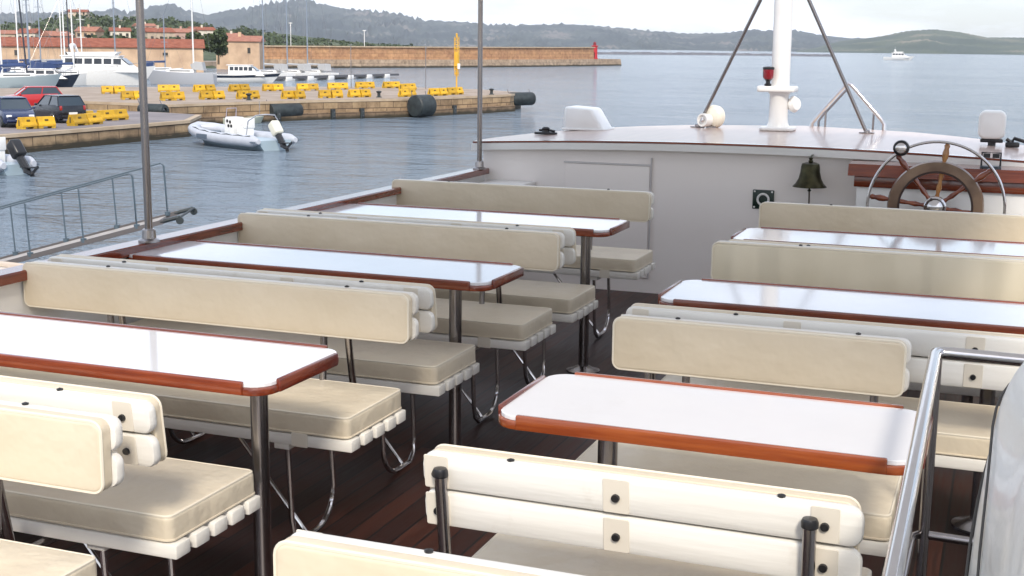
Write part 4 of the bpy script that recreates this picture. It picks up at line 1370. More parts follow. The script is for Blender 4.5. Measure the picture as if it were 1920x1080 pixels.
    obj('bow_rail', b, chrome, t)
    return t

# ------------------------------------------------------------------ marina, left background
IR = math.atan2(.35, .93)     # heading that points to image right
motorboat('motor_yacht', (-103.5, 132.0, WZ), IR + R(4), 12.5, 'big white motor yacht with dark windows behind the left rail pole', B_=4.0, F_=1.75, wins=6, cabx=(-.36, .28))
motorboat('motor_yacht', (-96.2, 152.5, WZ), IR + R(2), 9.2, 'white cabin cruiser with a black side band, right of the grey sailing boat', band_m=dark_hull, B_=3.0, F_=1.0, wins=5, fly=False, cabx=(-.25, .18))
sailboat((-98.6, 140.6, WZ), IR + R(180), 9.0, 16, grey_hull, alu_w, sailcloth_g, 'silver grey sailing boat with a thick white mast, right of the left rail pole', mx=-.20, F_=1.45)
motorboat('motor_boat', (-101.5, 119.5, WZ), IR + R(12), 7.0, 'low dark hulled motor boat left of the big white motor yacht', hull_m=dark_hull, B_=2.6, F_=1.15, wins=3, fly=False)
motorboat('motor_boat', (-104.5, 108.5, WZ), IR + R(20), 6.5, 'small white motor boat with a dark side band moored behind the red car', band_m=dark_hull, B_=2.4, F_=1.2, wins=3, fly=False)
motorboat('motor_boat', (-96.5, 101.0, WZ), IR + R(150), 6.0, 'small dark hulled motor boat moored behind the dark grey car', hull_m=dark_hull, B_=2.3, F_=1.1, wins=3, fly=False)
motorboat('motor_boat', (-108.5, 117.5, WZ), IR + R(35), 6.8, 'small grey green motor boat moored between the masts at left', hull_m=teal_hull, B_=2.4, F_=1.3, wins=4, fly=True)
SB = [  # x, y, L, mast height, hull, spar, cover, label, heading, rake
    (-108.5, 104.0, 8.5, 15, gel, alu_g, sailcloth_b, 'white sailing boat with a grey mast at the left picture edge', 60, 0),
    (-104.0, 104.0, 8.0, 7.6, gel, alu_w, sailcloth_b, 'white sailing boat whose short white mast stands behind the dark grey car', 50, 0),
    (-106.0, 110.0, 9.0, 16, teal_hull, alu_g, sailcloth_b, 'grey green sailing boat with a tall thin grey mast near the left edge', 45, 0),
    (-103.0, 112.8, 8.6, 15, gel, alu_w, sailcloth_g, 'white sailing boat with a white mast above the red car', 55, 0),
    (-108.0, 122.8, 9.5, 17, gel, alu_g, sailcloth_b, 'white sailing boat with a slim grey mast behind the red car', 50, 0.01),
    (-101.0, 114.0, 10.0, 17, teal_hull, mat('dark_spar', (0.03, 0.035, 0.05), .4), sailcloth_b, 'grey green sailing boat with a dark leaning mast', 40, 0.055),
    (-110.5, 132.0, 9.0, 9.8, gel, alu_w, sailcloth_b, 'white sailing boat with the shorter of two white masts left of the yacht', 50, 0),
    (-106.0, 128.0, 9.0, 9.4, gel, alu_w, sailcloth_b, 'white sailing boat with a white mast just left of the big yacht', 45, 0),
    (-114.0, 146.0, 10.0, 18, gel, alu_g, sailcloth_g, 'white sailing boat with a pale blue grey mast rising behind the big yacht', 30, 0),
]
for x, y, L_, mh, hm, sm, cm, lb, hd, rk in SB:
    sailboat((x, y, WZ), IR + R(hd), L_, mh, hm, sm, cm, lb, rake=rk, F_=1.3)
MORE = [(22, 128, 20, 'slim pale mast', 'w', 'blue'), (44, 133, 18, 'thin grey mast', 'g', 'blue'), (72, 131, 17, 'plain grey mast', 'g', 'blue'), (104, 127, 19, 'tall pale mast', 'w', 'grey'), (122, 136, 16, 'thin dark mast', 'd', 'blue'), (152, 138, 9, 'short white mast', 'w', 'blue'), (300, 132, 8, 'low mast', 'g', 'blue')]
for i, (px, py, mh, lb, sm_, cm_) in enumerate(MORE):
    k_ = (px - 960) / 2424.09
    d_ = Fw + Rt2 * k_ - Up2 * ((py - 540) / 2424.09)
    s_ = 172 + (i * 37 % 23)
    sailboat((round(d_.x * s_, 1), round(d_.y * s_, 1), WZ), IR + R(40 + i * 23 % 60), 8.0 + (i * 13 % 5) * .4, mh, (gel, teal_hull, dark_hull)[i % 3], {'w': alu_w, 'g': alu_g, 'd': bpy.data.materials['dark_spar']}[sm_],
             sailcloth_b if cm_ == 'blue' else sailcloth_g, 'sailing boat with a %s, %s from left in the marina back row' % (lb, ORD[i]), F_=1.2)
for x, y, mh, lb, sm in ((-104.0, 171.0, 22, 'sailing boat with a tall dark mast behind the cabin cruiser, leftmost of three', alu_g),
                         (-102.0, 174.5, 20, 'sailing boat with a tall grey mast behind the cabin cruiser, middle of three', alu_g),
                         (-100.5, 178.0, 22, 'sailing boat with a tall dark mast behind the cabin cruiser, rightmost of three', alu_g)):
    sailboat((x, y, WZ), IR + R(150), 8.5, mh, gel, sm, sailcloth_g, lb, F_=.9)
# floating pontoon
t = thing('floating_pontoon', 'long low floating pontoon with white floats behind the pier', 'pontoon')
PA, PB = Vector((-104.4, 172.7, 0)), Vector((-99.1, 202.7, 0))
PA, PB = Vector((-96.5, 160.5, 0)), Vector((-94.0, 193.0, 0))
dd = (PB - PA).normalized(); nn = Vector((-dd.y, dd.x, 0))
b = NB()
q = [PA + nn, PB + nn, PB - nn, PA - nn]
prism(b, [(v.x, v.y) for v in q], WZ + .3, WZ + .62)
obj('walkway', b, mat('pontoon_deck', (0.10, 0.10, 0.11), .8), t, smooth=0)
for i in range(6):
    c_ = PA + (PB - PA) * ((i + .3) / 6)
    b = NB(); box(b, (c_.x, c_.y, WZ + .28), (1.5, 2.3, .66), .1, 2, Matrix.Rotation(math.atan2(dd.y, dd.x), 4, 'Z'))
    obj('float', b, gel, t)
rebase(t, (-95, 176, WZ))

# far cruiser under way on the right
motorboat('cabin_cruiser', (-58.8, 765, WZ), R(-5), 16.5, 'white cabin cruiser far out on the open water at right', B_=5.2, F_=1.7, wins=4, cabx=(-.22, .25))
b = NB()
V1 = []
for i in range(20):
    u = i / 19
    x = -50.5 + 62 * u
    V1.append((b.verts.new((x, 765 - 2 + 5 * u - 1.2 - 2.5 * u, WZ + .03)), b.verts.new((x, 765 + 5 * u + 1.2 + 2.5 * u, WZ + .05))))
for a_, c_ in zip(V1, V1[1:]):
    b.faces.new((a_[0], c_[0], c_[1], a_[1]))

b.free()

# ------------------------------------------------------------------ inflatable boats
tubeg = mat('inflatable_tube', (0.50, 0.52, 0.57), 0.35, col2=(0.44, 0.46, 0.51), nscale=2)
tubed = mat('inflatable_trim', (0.10, 0.13, 0.17), 0.45)
teal_hull2 = mat('rib_hull', (0.35, 0.44, 0.50), 0.3)
def rib(p, rz, L_, label, arch=True, console=True, tm=tubeg):
    t = thing('inflatable_boat', label, 'inflatable boat', p, rz, 'inflatable boats')
    h, B_ = L_ / 2, L_ * .36
    w_ = B_ / 2 - .24
    side = []
    for i in range(15):
        u = i / 14
        x = -h + .1 + (L_ - .5) * u
        y = w_ * (1 if u < .55 else math.sqrt(max(0, 1 - ((u - .55) / .45) ** 2.2)))
        z = .40 + .48 * max(0, u - .4) ** 1.7 * 1.7
        side.append((x, y, z))
    pts = side + [(x, -y, z) for x, y, z in side[::-1][1:]]
    rad = [.12] + [.29] * (len(pts) - 2) + [.12]
    b = NB(); tube(b, pts, rad, 14)
    obj('tube', b, tm, t, smooth=60)
    b = NB()
    for s_ in (1, -1):
        tube(b, [(x, s_ * (y + .225) if i < 9 else s_ * (y + .17 + .05 * (14 - i) / 5), z - .03) for i, (x, y, z) in enumerate(side)], .035, 6)
    obj('rubbing_strake', b, tubed, t)
    obj('hull', (lambda b: (warp(b, lambda c: (c.x, c.y, min(c.z, .42))), b)[1])(hull_mesh(L_ * .93, B_ * .8, .42, .3, .1, .1, .9)), teal_hull2, t, smooth=50)
    b = NB(); 
    if console:
        puff(b, (-.25, .50, -.36, .36), .1, .38, 1.42, .08, 'z', 2)
        warp(b, lambda c: (c.x - .18 * max(0, c.z - .6), c.y, c.z))
        cb = obj('console', b, gel, t)
        for yq, zq in ((-.16, 1.25), (.14, 1.25), (-.02, 1.05)):
            b = NB(); lathe(b, [(.06, 0), (.06, .02), (0, .022)], mat_at((-.33 + .05, yq, zq), (-1, 0, .2)), 10)
            obj('gauge', b, black_pl, cb)
        for sy in (-1, 1):
            for xq, zq in ((-.05, 1.18), (.2, 1.22), (.1, .98), (-.14, .98)):
                b = NB(); lathe(b, [(.085, 0), (.085, .02), (0, .025)], mat_at((xq - .10, sy * .362, zq), (0, sy, 0)), 10)
                obj('porthole', b, black_pl, cb)
        b = NB(); tube(b, [(.3, -.3, 1.38), (.22, -.28, 1.85), (.22, .28, 1.85), (.3, .3, 1.38)], .02, 6)
        obj('screen_frame', b, mat('violet_grey', (.35, .33, .42), .4), cb)
        b = NB(); puff(b, (-1.25, -.62, -.34, .34), .08, .35, .98, .06, 'z', 2); bx(b, -1.3, -1.2, -.34, .34, .9, 1.42, .03)
        obj('seat', b, gel, t)
    b = NB()
    for s_ in (1, -1):
        gl = [(x, s_ * (y + .16), z + .27 - (.06 if i % 2 else 0)) for i, (x, y, z) in enumerate(side[1:13])]
        tube(b, gl, .022, 5)
    obj('grab_line', b, rubber, t)
    for s_ in (1, -1):
        b = NB(); box(b, (.9, s_ * (w_ + .285), .46), (.95, .03, .20), .01, 1)
        obj('side_patch', b, tubed, t)
    b = NB(); puff(b, (h * .45, h * .72, -.35, .35), .1, .42, .62, .05, 'z', 2)
    obj('bow_locker', b, tubed, t)
    if arch:
        b = NB()
        for s_ in (1, -1):
            tube(b, [(-h * .62, s_ * w_ * .85, .5), (-h * .66, s_ * w_ * .8, 1.35), (-h * .72, s_ * w_ * .5, 1.62), (-h * .72, 0, 1.66)], .035, 8)
        tube(b, [(-h * .7, .3, 1.65), (-h * .7, .3, 2.3)], .015, 5)
        obj('roll_bar', b, chrome, t)
    b = NB(); puff(b, (-.24, .26, -.25, .25), .12, .0, .74, .12, 'z', 3)
    M_ = Matrix.Translation((-h - .02, 0, .72)) @ Matrix.Rotation(R(38), 4, 'Y')
    bmesh.ops.transform(b, matrix=M_, verts=b.verts)
    ob = obj('outboard_engine', b, mat('engine_cream', (.66, .64, .54), .35) if arch else black_pl, t)
    b = NB()
    tube(b, [(-h + .05, 0, .72), (-h - .35, 0, .28), (-h - .55, 0, .1)], [.17, .15, .10], 8)
    box(b, (-h - .42, 0, .34), (.6, .32, .05), .02, 1)
    obj('drive_leg', b, black_pl, ob)
    b = NB()
    for k_ in range(3):
        a = R(120 * k_ + 20)
        box(b, (-h - .66 + .0, .22 * math.cos(a), .10 + .22 * math.sin(a)), (.04, .38, .17), .01, 1, Matrix.Rotation(a, 4, 'X') @ Matrix.Rotation(.5, 4, 'Y'))
    lathe(b, [(.05, 0), (.05, .14), (0, .2)], mat_at((-h - .55, 0, .10), (-1, 0, .1)), 10)
    obj('propeller', b, black_pl, ob)
    return t
rib((-36.9, 57.2, WZ + .08), R(157), 7.5, 'grey white inflatable boat with a console, moored beside the quay corner')
rib((-38.6, 41.2, WZ), R(168), 5.2, 'white inflatable boat with a dark outboard cut by the left picture edge', arch=False)
t = thing('dinghy', 'small pale green flat dinghy at the foot of the pier behind the inflatable boat', 'dinghy', (-47.0, 74.2, WZ), math.atan2(4.4, 1.7))
obj('hull', hull_mesh(3.0, 1.25, .38, .15, .1, .1, .8), mat('pale_green_paint', (.46, .50, .42), .5), t, smooth=50)
b = NB(); bx(b, -.2, .1, -.5, .5, .385, .41, .005); bx(b, -1.1, -.85, -.5, .5, .385, .41, .005)
obj('bench', b, mat('weathered_thwart', (.3, .25, .18), .7), t)

# ------------------------------------------------------------------ gangway and its boat
t = thing('boarding_gangway', 'grey sloping gangway with two thin tube handrails rising over the water at left', 'gangway')
ga, gb = Vector((-11.74, 16.8, -.98)), Vector((-15.6, 15.1, -2.12))
gd = (gb - ga)
perp = Vector((gd.y, -gd.x, 0)).normalized() * 0.48
b = NB()
gangm = mat('gangway_planks', (.42, .38, .35), .7, col2=(.33, .30, .27), nscale=6)
def slopebox(b, A, Bq, wv, th):
    V_ = [b.verts.new(p) for p in (A - wv, A + wv, Bq + wv, Bq - wv)] 
    U_ = [b.verts.new(v.co - Vector((0, 0, th))) for v in V_]
    b.faces.new(V_); b.faces.new(U_[::-1])
    for j in range(4): b.faces.new((V_[j], V_[(j + 1) % 4], U_[(j + 1) % 4], U_[j]))
slopebox(b, ga + gd * .1, gb, perp, .05)
obj('walkway', b, gangm, t, smooth=0)
b = NB()
for s_ in (1, -1):
    slopebox(b, ga + gd * .06 + perp * s_ * 1.08 + Vector((0, 0, .03)), gb + perp * s_ * 1.08 + Vector((0, 0, .03)), perp * .05, .07)
obj('side_beam', b, mat('gangway_beam', (.10, .09, .09), .6), t, smooth=0)
rm = mat('rail_blue_grey', (.07, .10, .125), .45)
for s_ in (1, -1):
    for k_ in range(5):
        c_ = ga + gd * ((.155 if s_ < 0 else .095) + .19 * k_) + perp * s_ * 1.05
        b = NB(); tube(b, [tuple(c_), tuple(c_ + Vector((-.05, 0, .80)))], .013, 6)
        lathe(b, [(.045, 0), (.045, .06), (0, .07)], mat_at(tuple(c_)), 8)
        obj('stanchion', b, rm, t)
    b = NB()
    c0 = ga + gd * (.155 if s_ < 0 else .095) + perp * s_ * 1.05
    c1 = gb + perp * s_ * 1.05
    tube(b, [tuple(c0 + Vector((0, 0, .02))), tuple(c0 + Vector((-.04, 0, .78))), tuple(c0 + Vector((-.08, -.03, .825))), tuple(c1 + Vector((-.05, 0, .80)))], .013, 6)
    obj('handrail', b, rm, t)
b = NB(); tube(b, [tuple(ga - perp * 1.2), tuple(ga + perp * 1.2)], .018, 8)
tube(b, [tuple(ga + perp * 1.08 + gd * .07), tuple(ga + perp * 1.08)], .03, 8); tube(b, [tuple(ga - perp * 1.08 + gd * .07), tuple(ga - perp * 1.08)], .03, 8)
for s_ in (-1, 1):
    lathe(b, [(0, -.025), (.055, -.025), (.06, 0), (.055, .025), (0, .025)], mat_at(tuple(ga + perp * 1.15 * s_ + Vector((0, 0, -.05))), tuple(perp)), 14)
obj('end_wheels', b, rubber, t)
rebase(t, tuple(gb))
t = thing('neighbour_boat', 'white bow of the neighbouring boat below the gangway at the left picture edge', 'boat', (-14.3, 11.85, WZ), R(14))
obj('hull', hull_mesh(6.5, 2.6, 2.15, .4, .12, .1, .9), gel, t, smooth=50)
b = NB()
pts = []
for i in range(12):
    u = .1 + .9 * i / 11
    wv = 1.3 * ((.9 + .1 * min(1, u / .4)) if u < .4 else (1 - ((u - .4) / .6) ** (1 / .45)) ** .9 if u < 1 else 0)
    pts.append((-3.25 + 6.5 * u, -wv, deckz(6.5, 2.15, .1, -3.25 + 6.5 * u) + .03))
tube(b, pts + [(x, -y, z) for x, y, z in pts[::-1][1:]], .04, 6)
obj('gunwale', b, mat('sand_gunwale', (.55, .45, .36), .5), t)

# ------------------------------------------------------------------ breakwaters, light tower
wall_stone = stone_mat('orange_granite', (0.50, 0.29, 0.15), (0.40, 0.22, 0.12), (0.22, 0.13, 0.07), bw=2.4, rh=0.8, noise_amt=.55)
t = thing('breakwater_wall', 'long orange stone harbour wall running out to the red light tower', 'wall')
Wp = [(-157.5, 243.5), (-151.3, 247.8), (-142, 262), (-131.8, 282), (-122, 312), (-114.5, 345), (-112.3, 362)]
b = NB(); pr = None
for i, (x, y) in enumerate(Wp):
    zt = [0.95, 0.90, .95, 1.0, 1.15, 1.3, 1.4][i]
    q = [b.verts.new(p) for p in ((x, y, -3.9), (x - .2, y, zt), (x - 3.5, y + 1.5, zt), (x - 3.8, y + 1.5, -3.9))]
    if pr:
        for j in range(4): b.faces.new((pr[j], pr[(j + 1) % 4], q[(j + 1) % 4], q[j]))
    else: b.faces.new(q[::-1])
    pr = q
b.faces.new(pr)
obj('wall', b, wall_stone, t, smooth=0)
b = NB(); pr = None
for i, (x, y) in enumerate(Wp + [(-110.5, 372)]):
    q = [b.verts.new(p) for p in ((x + 3.6, y, -3.9), (x + 3.2, y, -1.75), (x - 4.2, y + 1.8, -1.75), (x - 4.2, y + 1.8, -3.9))]
    if pr:
        for j in range(4): b.faces.new((pr[j], pr[(j + 1) % 4], q[(j + 1) % 4], q[j]))
    else: b.faces.new(q[::-1])
    pr = q
b.faces.new(pr)
obj('footing', b, stone_mat('footing_stone', (0.42, 0.32, 0.23), (0.35, 0.26, 0.18), (.18, .13, .09), bw=3.0, rh=1.0, wet=-3.2), t, smooth=0)
b = NB(); pr = None
for i, (x, y) in enumerate(Wp):
    zt = [0.95, 0.90, .95, 1.0, 1.15, 1.3, 1.4][i]
    q = [b.verts.new(p) for p in ((x + .25, y, zt + .002), (x + .25, y, zt + .28), (x - .6, y + .4, zt + .28), (x - .6, y + .4, zt + .002))]
    if pr:
        for j in range(4): b.faces.new((pr[j], pr[(j + 1) % 4], q[(j + 1) % 4], q[j]))
    else: b.faces.new(q[::-1])
    pr = q
b.faces.new(pr)
obj('parapet', b, cap_stone, t, smooth=0)
rebase(t, (-131.8, 282, -3.6))
t = thing('light_tower', 'small red harbour light tower at the end of the orange stone wall', 'tower')
redm = mat('tower_red', (0.50, 0.012, 0.02), .45, col2=(.42, .01, .015), nscale=.8)
b = NB(); lathe(b, [(.85, 0), (.85, .3), (.72, .4), (.66, 3.5), (.9, 3.6), (.9, 3.8), (.5, 3.85)], mat_at((0, 0, 0)), 20)
obj('tower_body', b, redm, t)
b = NB(); lathe(b, [(.38, 3.85), (.38, 4.5), (.5, 4.55), (0, 5.0)], mat_at((0, 0, 0)), 14)
obj('lantern', b, mat('lantern_dark_red', (.22, .01, .015), .4), t)
b = NB(); bx(b, -.3, .3, -.88, -.70, .35, 1.9)
obj('door', b, mat('tower_door', (.12, .01, .01), .5), t)
t.location = (-113.0, 364.5, -1.75); t.scale = (1.15, 1.15, 1.0)
for (x, y, h_, lb) in ((-153.5, 262.0, 5.2, 'white lamp post on the harbour wall, left one'), (-142.0, 276, 3.8, 'white lamp post on the harbour wall, right one')):
    t = thing('wall_lamp_post', lb, 'lamp post', (x, y, .9), 0, 'white lamp posts on the harbour wall')
    b = NB(); tube(b, [(0, 0, -3), (0, 0, h_)], .09, 6)
    obj('pole', b, alu_w, t)
    b = NB(); bx(b, -.4, .4, -.15, .15, h_, h_ + .2, .03)
    obj('lamp_head', b, alu_w, t)
b = NB(); pr = None
FB = [(-292, 930), (-285, 940), (-262, 990), (-240, 1040), (-190, 1062), (-138, 1071), (-132, 1073)]
rg = random.Random(4)
pts = []
for (xa, ya), (xb, yb) in zip(FB, FB[1:]):
    for k_ in range(12):
        pts.append((xa + (xb - xa) * k_ / 12, ya + (yb - ya) * k_ / 12))
for i, (x, y) in enumerate(pts):
    hgt = 1.8 + rg.uniform(-.25, .35)
    if i < 3 or i > len(pts) - 4: hgt *= .5
    q = [b.verts.new(p) for p in ((x + 2, y - 6, WZ - .4), (x, y - 2.5, WZ + hgt * .9), (x - 1, y + 1, WZ + hgt), (x - 2, y + 6, WZ - .4))]
    if pr:
        for j in range(3): b.faces.new((pr[j], pr[j + 1], q[j + 1], q[j]))
    pr = q
o = obj('rock_breakwater', b, mat('dark_rock', (0.10, 0.10, 0.12), .85, col2=(.16, .16, .17), nscale=.3), smooth=0)
tag(o, 'low dark rock breakwater lying far out before the hills', 'breakwater')

# ------------------------------------------------------------------ hills
def lerp_tab(tab, a):
    if a <= tab[0][0]: return tab[0][1]
    for (a0, v0), (a1, v1) in zip(tab, tab[1:]):
        if a <= a1:
            return v0 + (v1 - v0) * (a - a0) / (a1 - a0)
    return tab[-1][1]
def terrain(name, label, tab, r00, r1, z0, material, na=260, nr=16, rough=0.02, seed=0, shape=1.0):
    b = NB()
    a0, a1 = tab[0][0], tab[-1][0]
    V_ = []
    for i in range(na + 1):
        a = a0 + (a1 - a0) * i / na
        r0 = r00(a) if callable(r00) else r00
        zt = 1.6 + lerp_tab(tab, a) * r1
        zt = max(zt, z0 + .2)
        H_ = zt - z0
        row = []
        for j in range(nr + 4):
            if j <= nr:
                u = j / nr
                r_ = r0 + (r1 - r0) * u
                n_ = noise.fractal(Vector((a * r1 / 57 / (r1 * .04) + seed, r_ / (r1 * .05), seed)), 1.0, 2.1, 5)
                zz = z0 + H_ * (u ** shape) + n_ * H_ * .22 * math.sin(math.pi * u) 
                zz += noise.noise(Vector((a * 9 + seed, r_ / (r1 * .01), 3))) * H_ * rough
                if j == 0: zz = z0 - 1.5
                if j > 0: zz = max(zz, z0 + .1)
            else:
                r_ = r1 + (r1 - r0) * .15 * (j - nr)
                zz = z0 + H_ * (1 - .38 * (j - nr))
            row.append(b.verts.new((r_ * math.sin(R(a)), r_ * math.cos(R(a)), zz)))
        V_.append(row)
    for i in range(na):
        for j in range(nr + 3):
            b.faces.new((V_[i][j], V_[i + 1][j], V_[i + 1][j + 1], V_[i][j + 1]))
    o = obj(name, b, material, smooth=70)
    return tag(o, label, kind='structure')
def hill_mat(name, c1, c2, c3, sc):
    m = mat(name, c1, .95, col2=c2, nscale=sc, detail=9, contrast=(.42, .58))
    nt = m.node_tree; N, L = nt.nodes, nt.links
    r = [n_ for n_ in N if n_.type == 'VALTORGB'][0]
    e = r.color_ramp.elements.new(.66); e.color = (*c3, 1)
    return m
FAR = [(a, v + (0.0006 * noise.noise(Vector((a * 2.3, 0, 0))) + .0004 * noise.noise(Vector((a * 6, 1, 0))))) for a, v in [(-50, 0.014), (-46, 0.015), (-43.22, 0.0165), (-42.02, 0.0183), (-40.8, 0.0195), (-39.36, 0.0207), (-38.1, 0.0211), (-37.57, 0.0239), (-37.04, 0.0203), (-36.39, 0.0243), (-35.75, 0.0257), (-35.31, 0.0277), (-34.67, 0.023), (-33.8, 0.0201), (-33.35, 0.0222), (-32.47, 0.0244), (-31.8, 0.0269), (-30.9, 0.0303), (-30.0, 0.0325), (-29.1, 0.0296), (-27.97, 0.0264), (-26.83, 0.0251), (-25.69, 0.023), (-24.54, 0.0186), (-23.38, 0.018), (-22.22, 0.0163), (-20.84, 0.0158), (-19.91, 0.016), (-18.29, 0.0171), (-16.67, 0.0154), (-15.29, 0.0129), (-12.99, 0.0105), (-11.64, 0.0115), (-10.51, 0.0137), (-9.62, 0.0134), (-8.73, 0.0139), (-7.62, 0.0106), (-6.52, 0.0089), (-5.21, 0.0087), (-3.08, 0.0091), (0.42, 0.0085), (2.02, 0.0076), (6, 0.006), (9, 0.004)]]
terrain('far_hills', 'long ridge of blue grey hills across the bay', FAR, 3250, 5200, WZ, hill_mat('far_hill_scrub', (0.022, 0.036, 0.042), (0.055, 0.072, 0.068), (0.17, 0.15, 0.14), .006), rough=.16, na=520, nr=22, seed=2)
HR = [(-8.6, 0.0), (-7.81, 0.0013), (-6.95, 0.0060), (-5.86, 0.0086), (-5.22, 0.0102), (-4.16, 0.0142), (-3.11, 0.0155), (-2.06, 0.0137), (-1.01, 0.0101), (0.42, 0.0102), (1.82, 0.0098), (5, .007), (8, .003)]
terrain('right_headland', 'darker green headland at the right across the water', HR, 2750, 3600, WZ, hill_mat('headland_scrub', (0.03, 0.05, 0.03), (0.065, 0.085, 0.045), (0.20, 0.17, 0.12), .006), rough=.05, na=200, seed=9)
TR0 = lambda a: 275 + 165 * max(0, min(1, (a + 33.6) / 1.6))
TOWN = [(-60, .012), (-50, 0.0115), (-46, .0108), (-43.24, 0.011), (-42.04, 0.0109), (-41.24, 0.0108), (-40.83, 0.0113), (-40.0, 0.0141), (-39.36, 0.0178), (-38.94, 0.0186), (-37.9, 0.0163), (-37.06, 0.0154), (-35.98, 0.0149), (-35.12, 0.0152), (-34.25, 0.0123), (-33.16, 0.0095), (-31.82, 0.0082), (-30.48, 0.007), (-29.12, 0.0041), (-27.3, 0.0014), (-25.46, -0.0002), (-24.2, -0.0012)]
terrain('town_hill', 'low scrub covered hill behind the harbour town', TOWN, TR0, 760, -2.3, hill_mat('town_hill_scrub', (0.035, 0.055, 0.02), (0.07, 0.09, 0.035), (0.26, 0.20, 0.13), .05), rough=.05, na=260, nr=20, seed=5, shape=1.5)
b = NB()
prism(b, [(-170, 178), (-157, 240), (-160, 262), (-230, 262), (-300, 180), (-250, 60), (-150, 90), (-118, 118), (-122, 128), (-150, 160)], -4.6, -2.3)
o = obj('harbour_front', b, quay_top, smooth=0)
tag(o, 'paved harbour front below the town', kind='structure')

# foliage: one scrub mass on the hill, trees by the buildings
leaf_m = mat('scrub_leaves', (0.02, 0.035, 0.012), .7, col2=(0.07, 0.10, 0.03), nscale=.35, detail=6, contrast=(.3, .7))
def leaf_cloud(b, c, rx, rz_, n_, s_, rg):
    for _ in range(n_):
        while True:
            p = Vector((rg.uniform(-1, 1), rg.uniform(-1, 1), rg.uniform(-1, 1)))
            if .25 < p.length < 1: break
        p = Vector((c[0] + p.x * rx, c[1] + p.y * rx, c[2] + p.z * rz_))
        u = Vector((rg.uniform(-1, 1), rg.uniform(-1, 1), rg.uniform(-1, 1))).normalized()
        v = u.orthogonal().normalized() * s_ * rg.uniform(.6, 1.2)
        u = u.cross(v).normalized() * s_ * rg.uniform(.6, 1.2)
        b.faces.new([b.verts.new(p + q) for q in (u, v, -u, -v)])
rg = random.Random(11)
b = NB()
for _ in range(1250):
    a = rg.uniform(-44.5, -25.2)
    u = rg.uniform(.30, 1.0)
    if a > -31.5: u = rg.uniform(.12, .9)
    r_ = TR0(a) + (760 - TR0(a)) * u
    H_ = max(1.6 + lerp_tab(TOWN, a) * 760, -2.1) + 2.3
    z = -2.3 + H_ * u ** 1.5
    s_ = rg.uniform(1.2, 2.6) if a < -30.8 else rg.uniform(.9, 1.5)
    leaf_cloud(b, (r_ * math.sin(R(a)), r_ * math.cos(R(a)), z + s_ * .25), s_ * 1.9, s_ * .85, 16, s_ * .5, rg)
o = obj('hill_scrub', b, leaf_m, smooth=0)
tag(o, 'dark green scrub and low trees covering the hill behind the town', kind='stuff')
bark = mat('bark', (.12, .09, .06), .9)
def tree(p, h_, r_, label, seed):
    t = thing('harbour_tree', label, 'tree', p, 0, 'trees between the harbour buildings')
    rg = random.Random(seed)
    b = NB(); tube(b, [(0, 0, -.1), (.1, 0, h_ * .3), (-.05, .1, h_ * .6)], [.22, .16, .08], 8)
    for k_ in range(5):
        a = rg.uniform(0, 6.28)
        tube(b, [(0, 0, h_ * .3), (math.cos(a) * r_ * .5, math.sin(a) * r_ * .5, h_ * (.5 + .08 * k_))], [.1, .03], 6)
    obj('trunk', b, bark, t)
    b = NB()
    for k_ in range(14):
        a, q = rg.uniform(0, 6.28), rg.uniform(0, .7) * r_
        leaf_cloud(b, (math.cos(a) * q, math.sin(a) * q, h_ * rg.uniform(.30, .88)), r_ * .45, h_ * .16, 150, .30, rg)
    obj('crown', b, leaf_m, t, smooth=0)
tree((-140.5, 206.0, -2.3), 6.4, 2.6, 'tall dark green tree between the long building and the smaller orange building, left part', 1)
tree((-139.6, 211.5, -2.3), 6.8, 2.6, 'dark green tree right against the smaller orange building', 2)
tree((-142.6, 203.0, -2.3), 4.6, 2.4, 'lower green tree at the right end of the long red roofed building', 3)

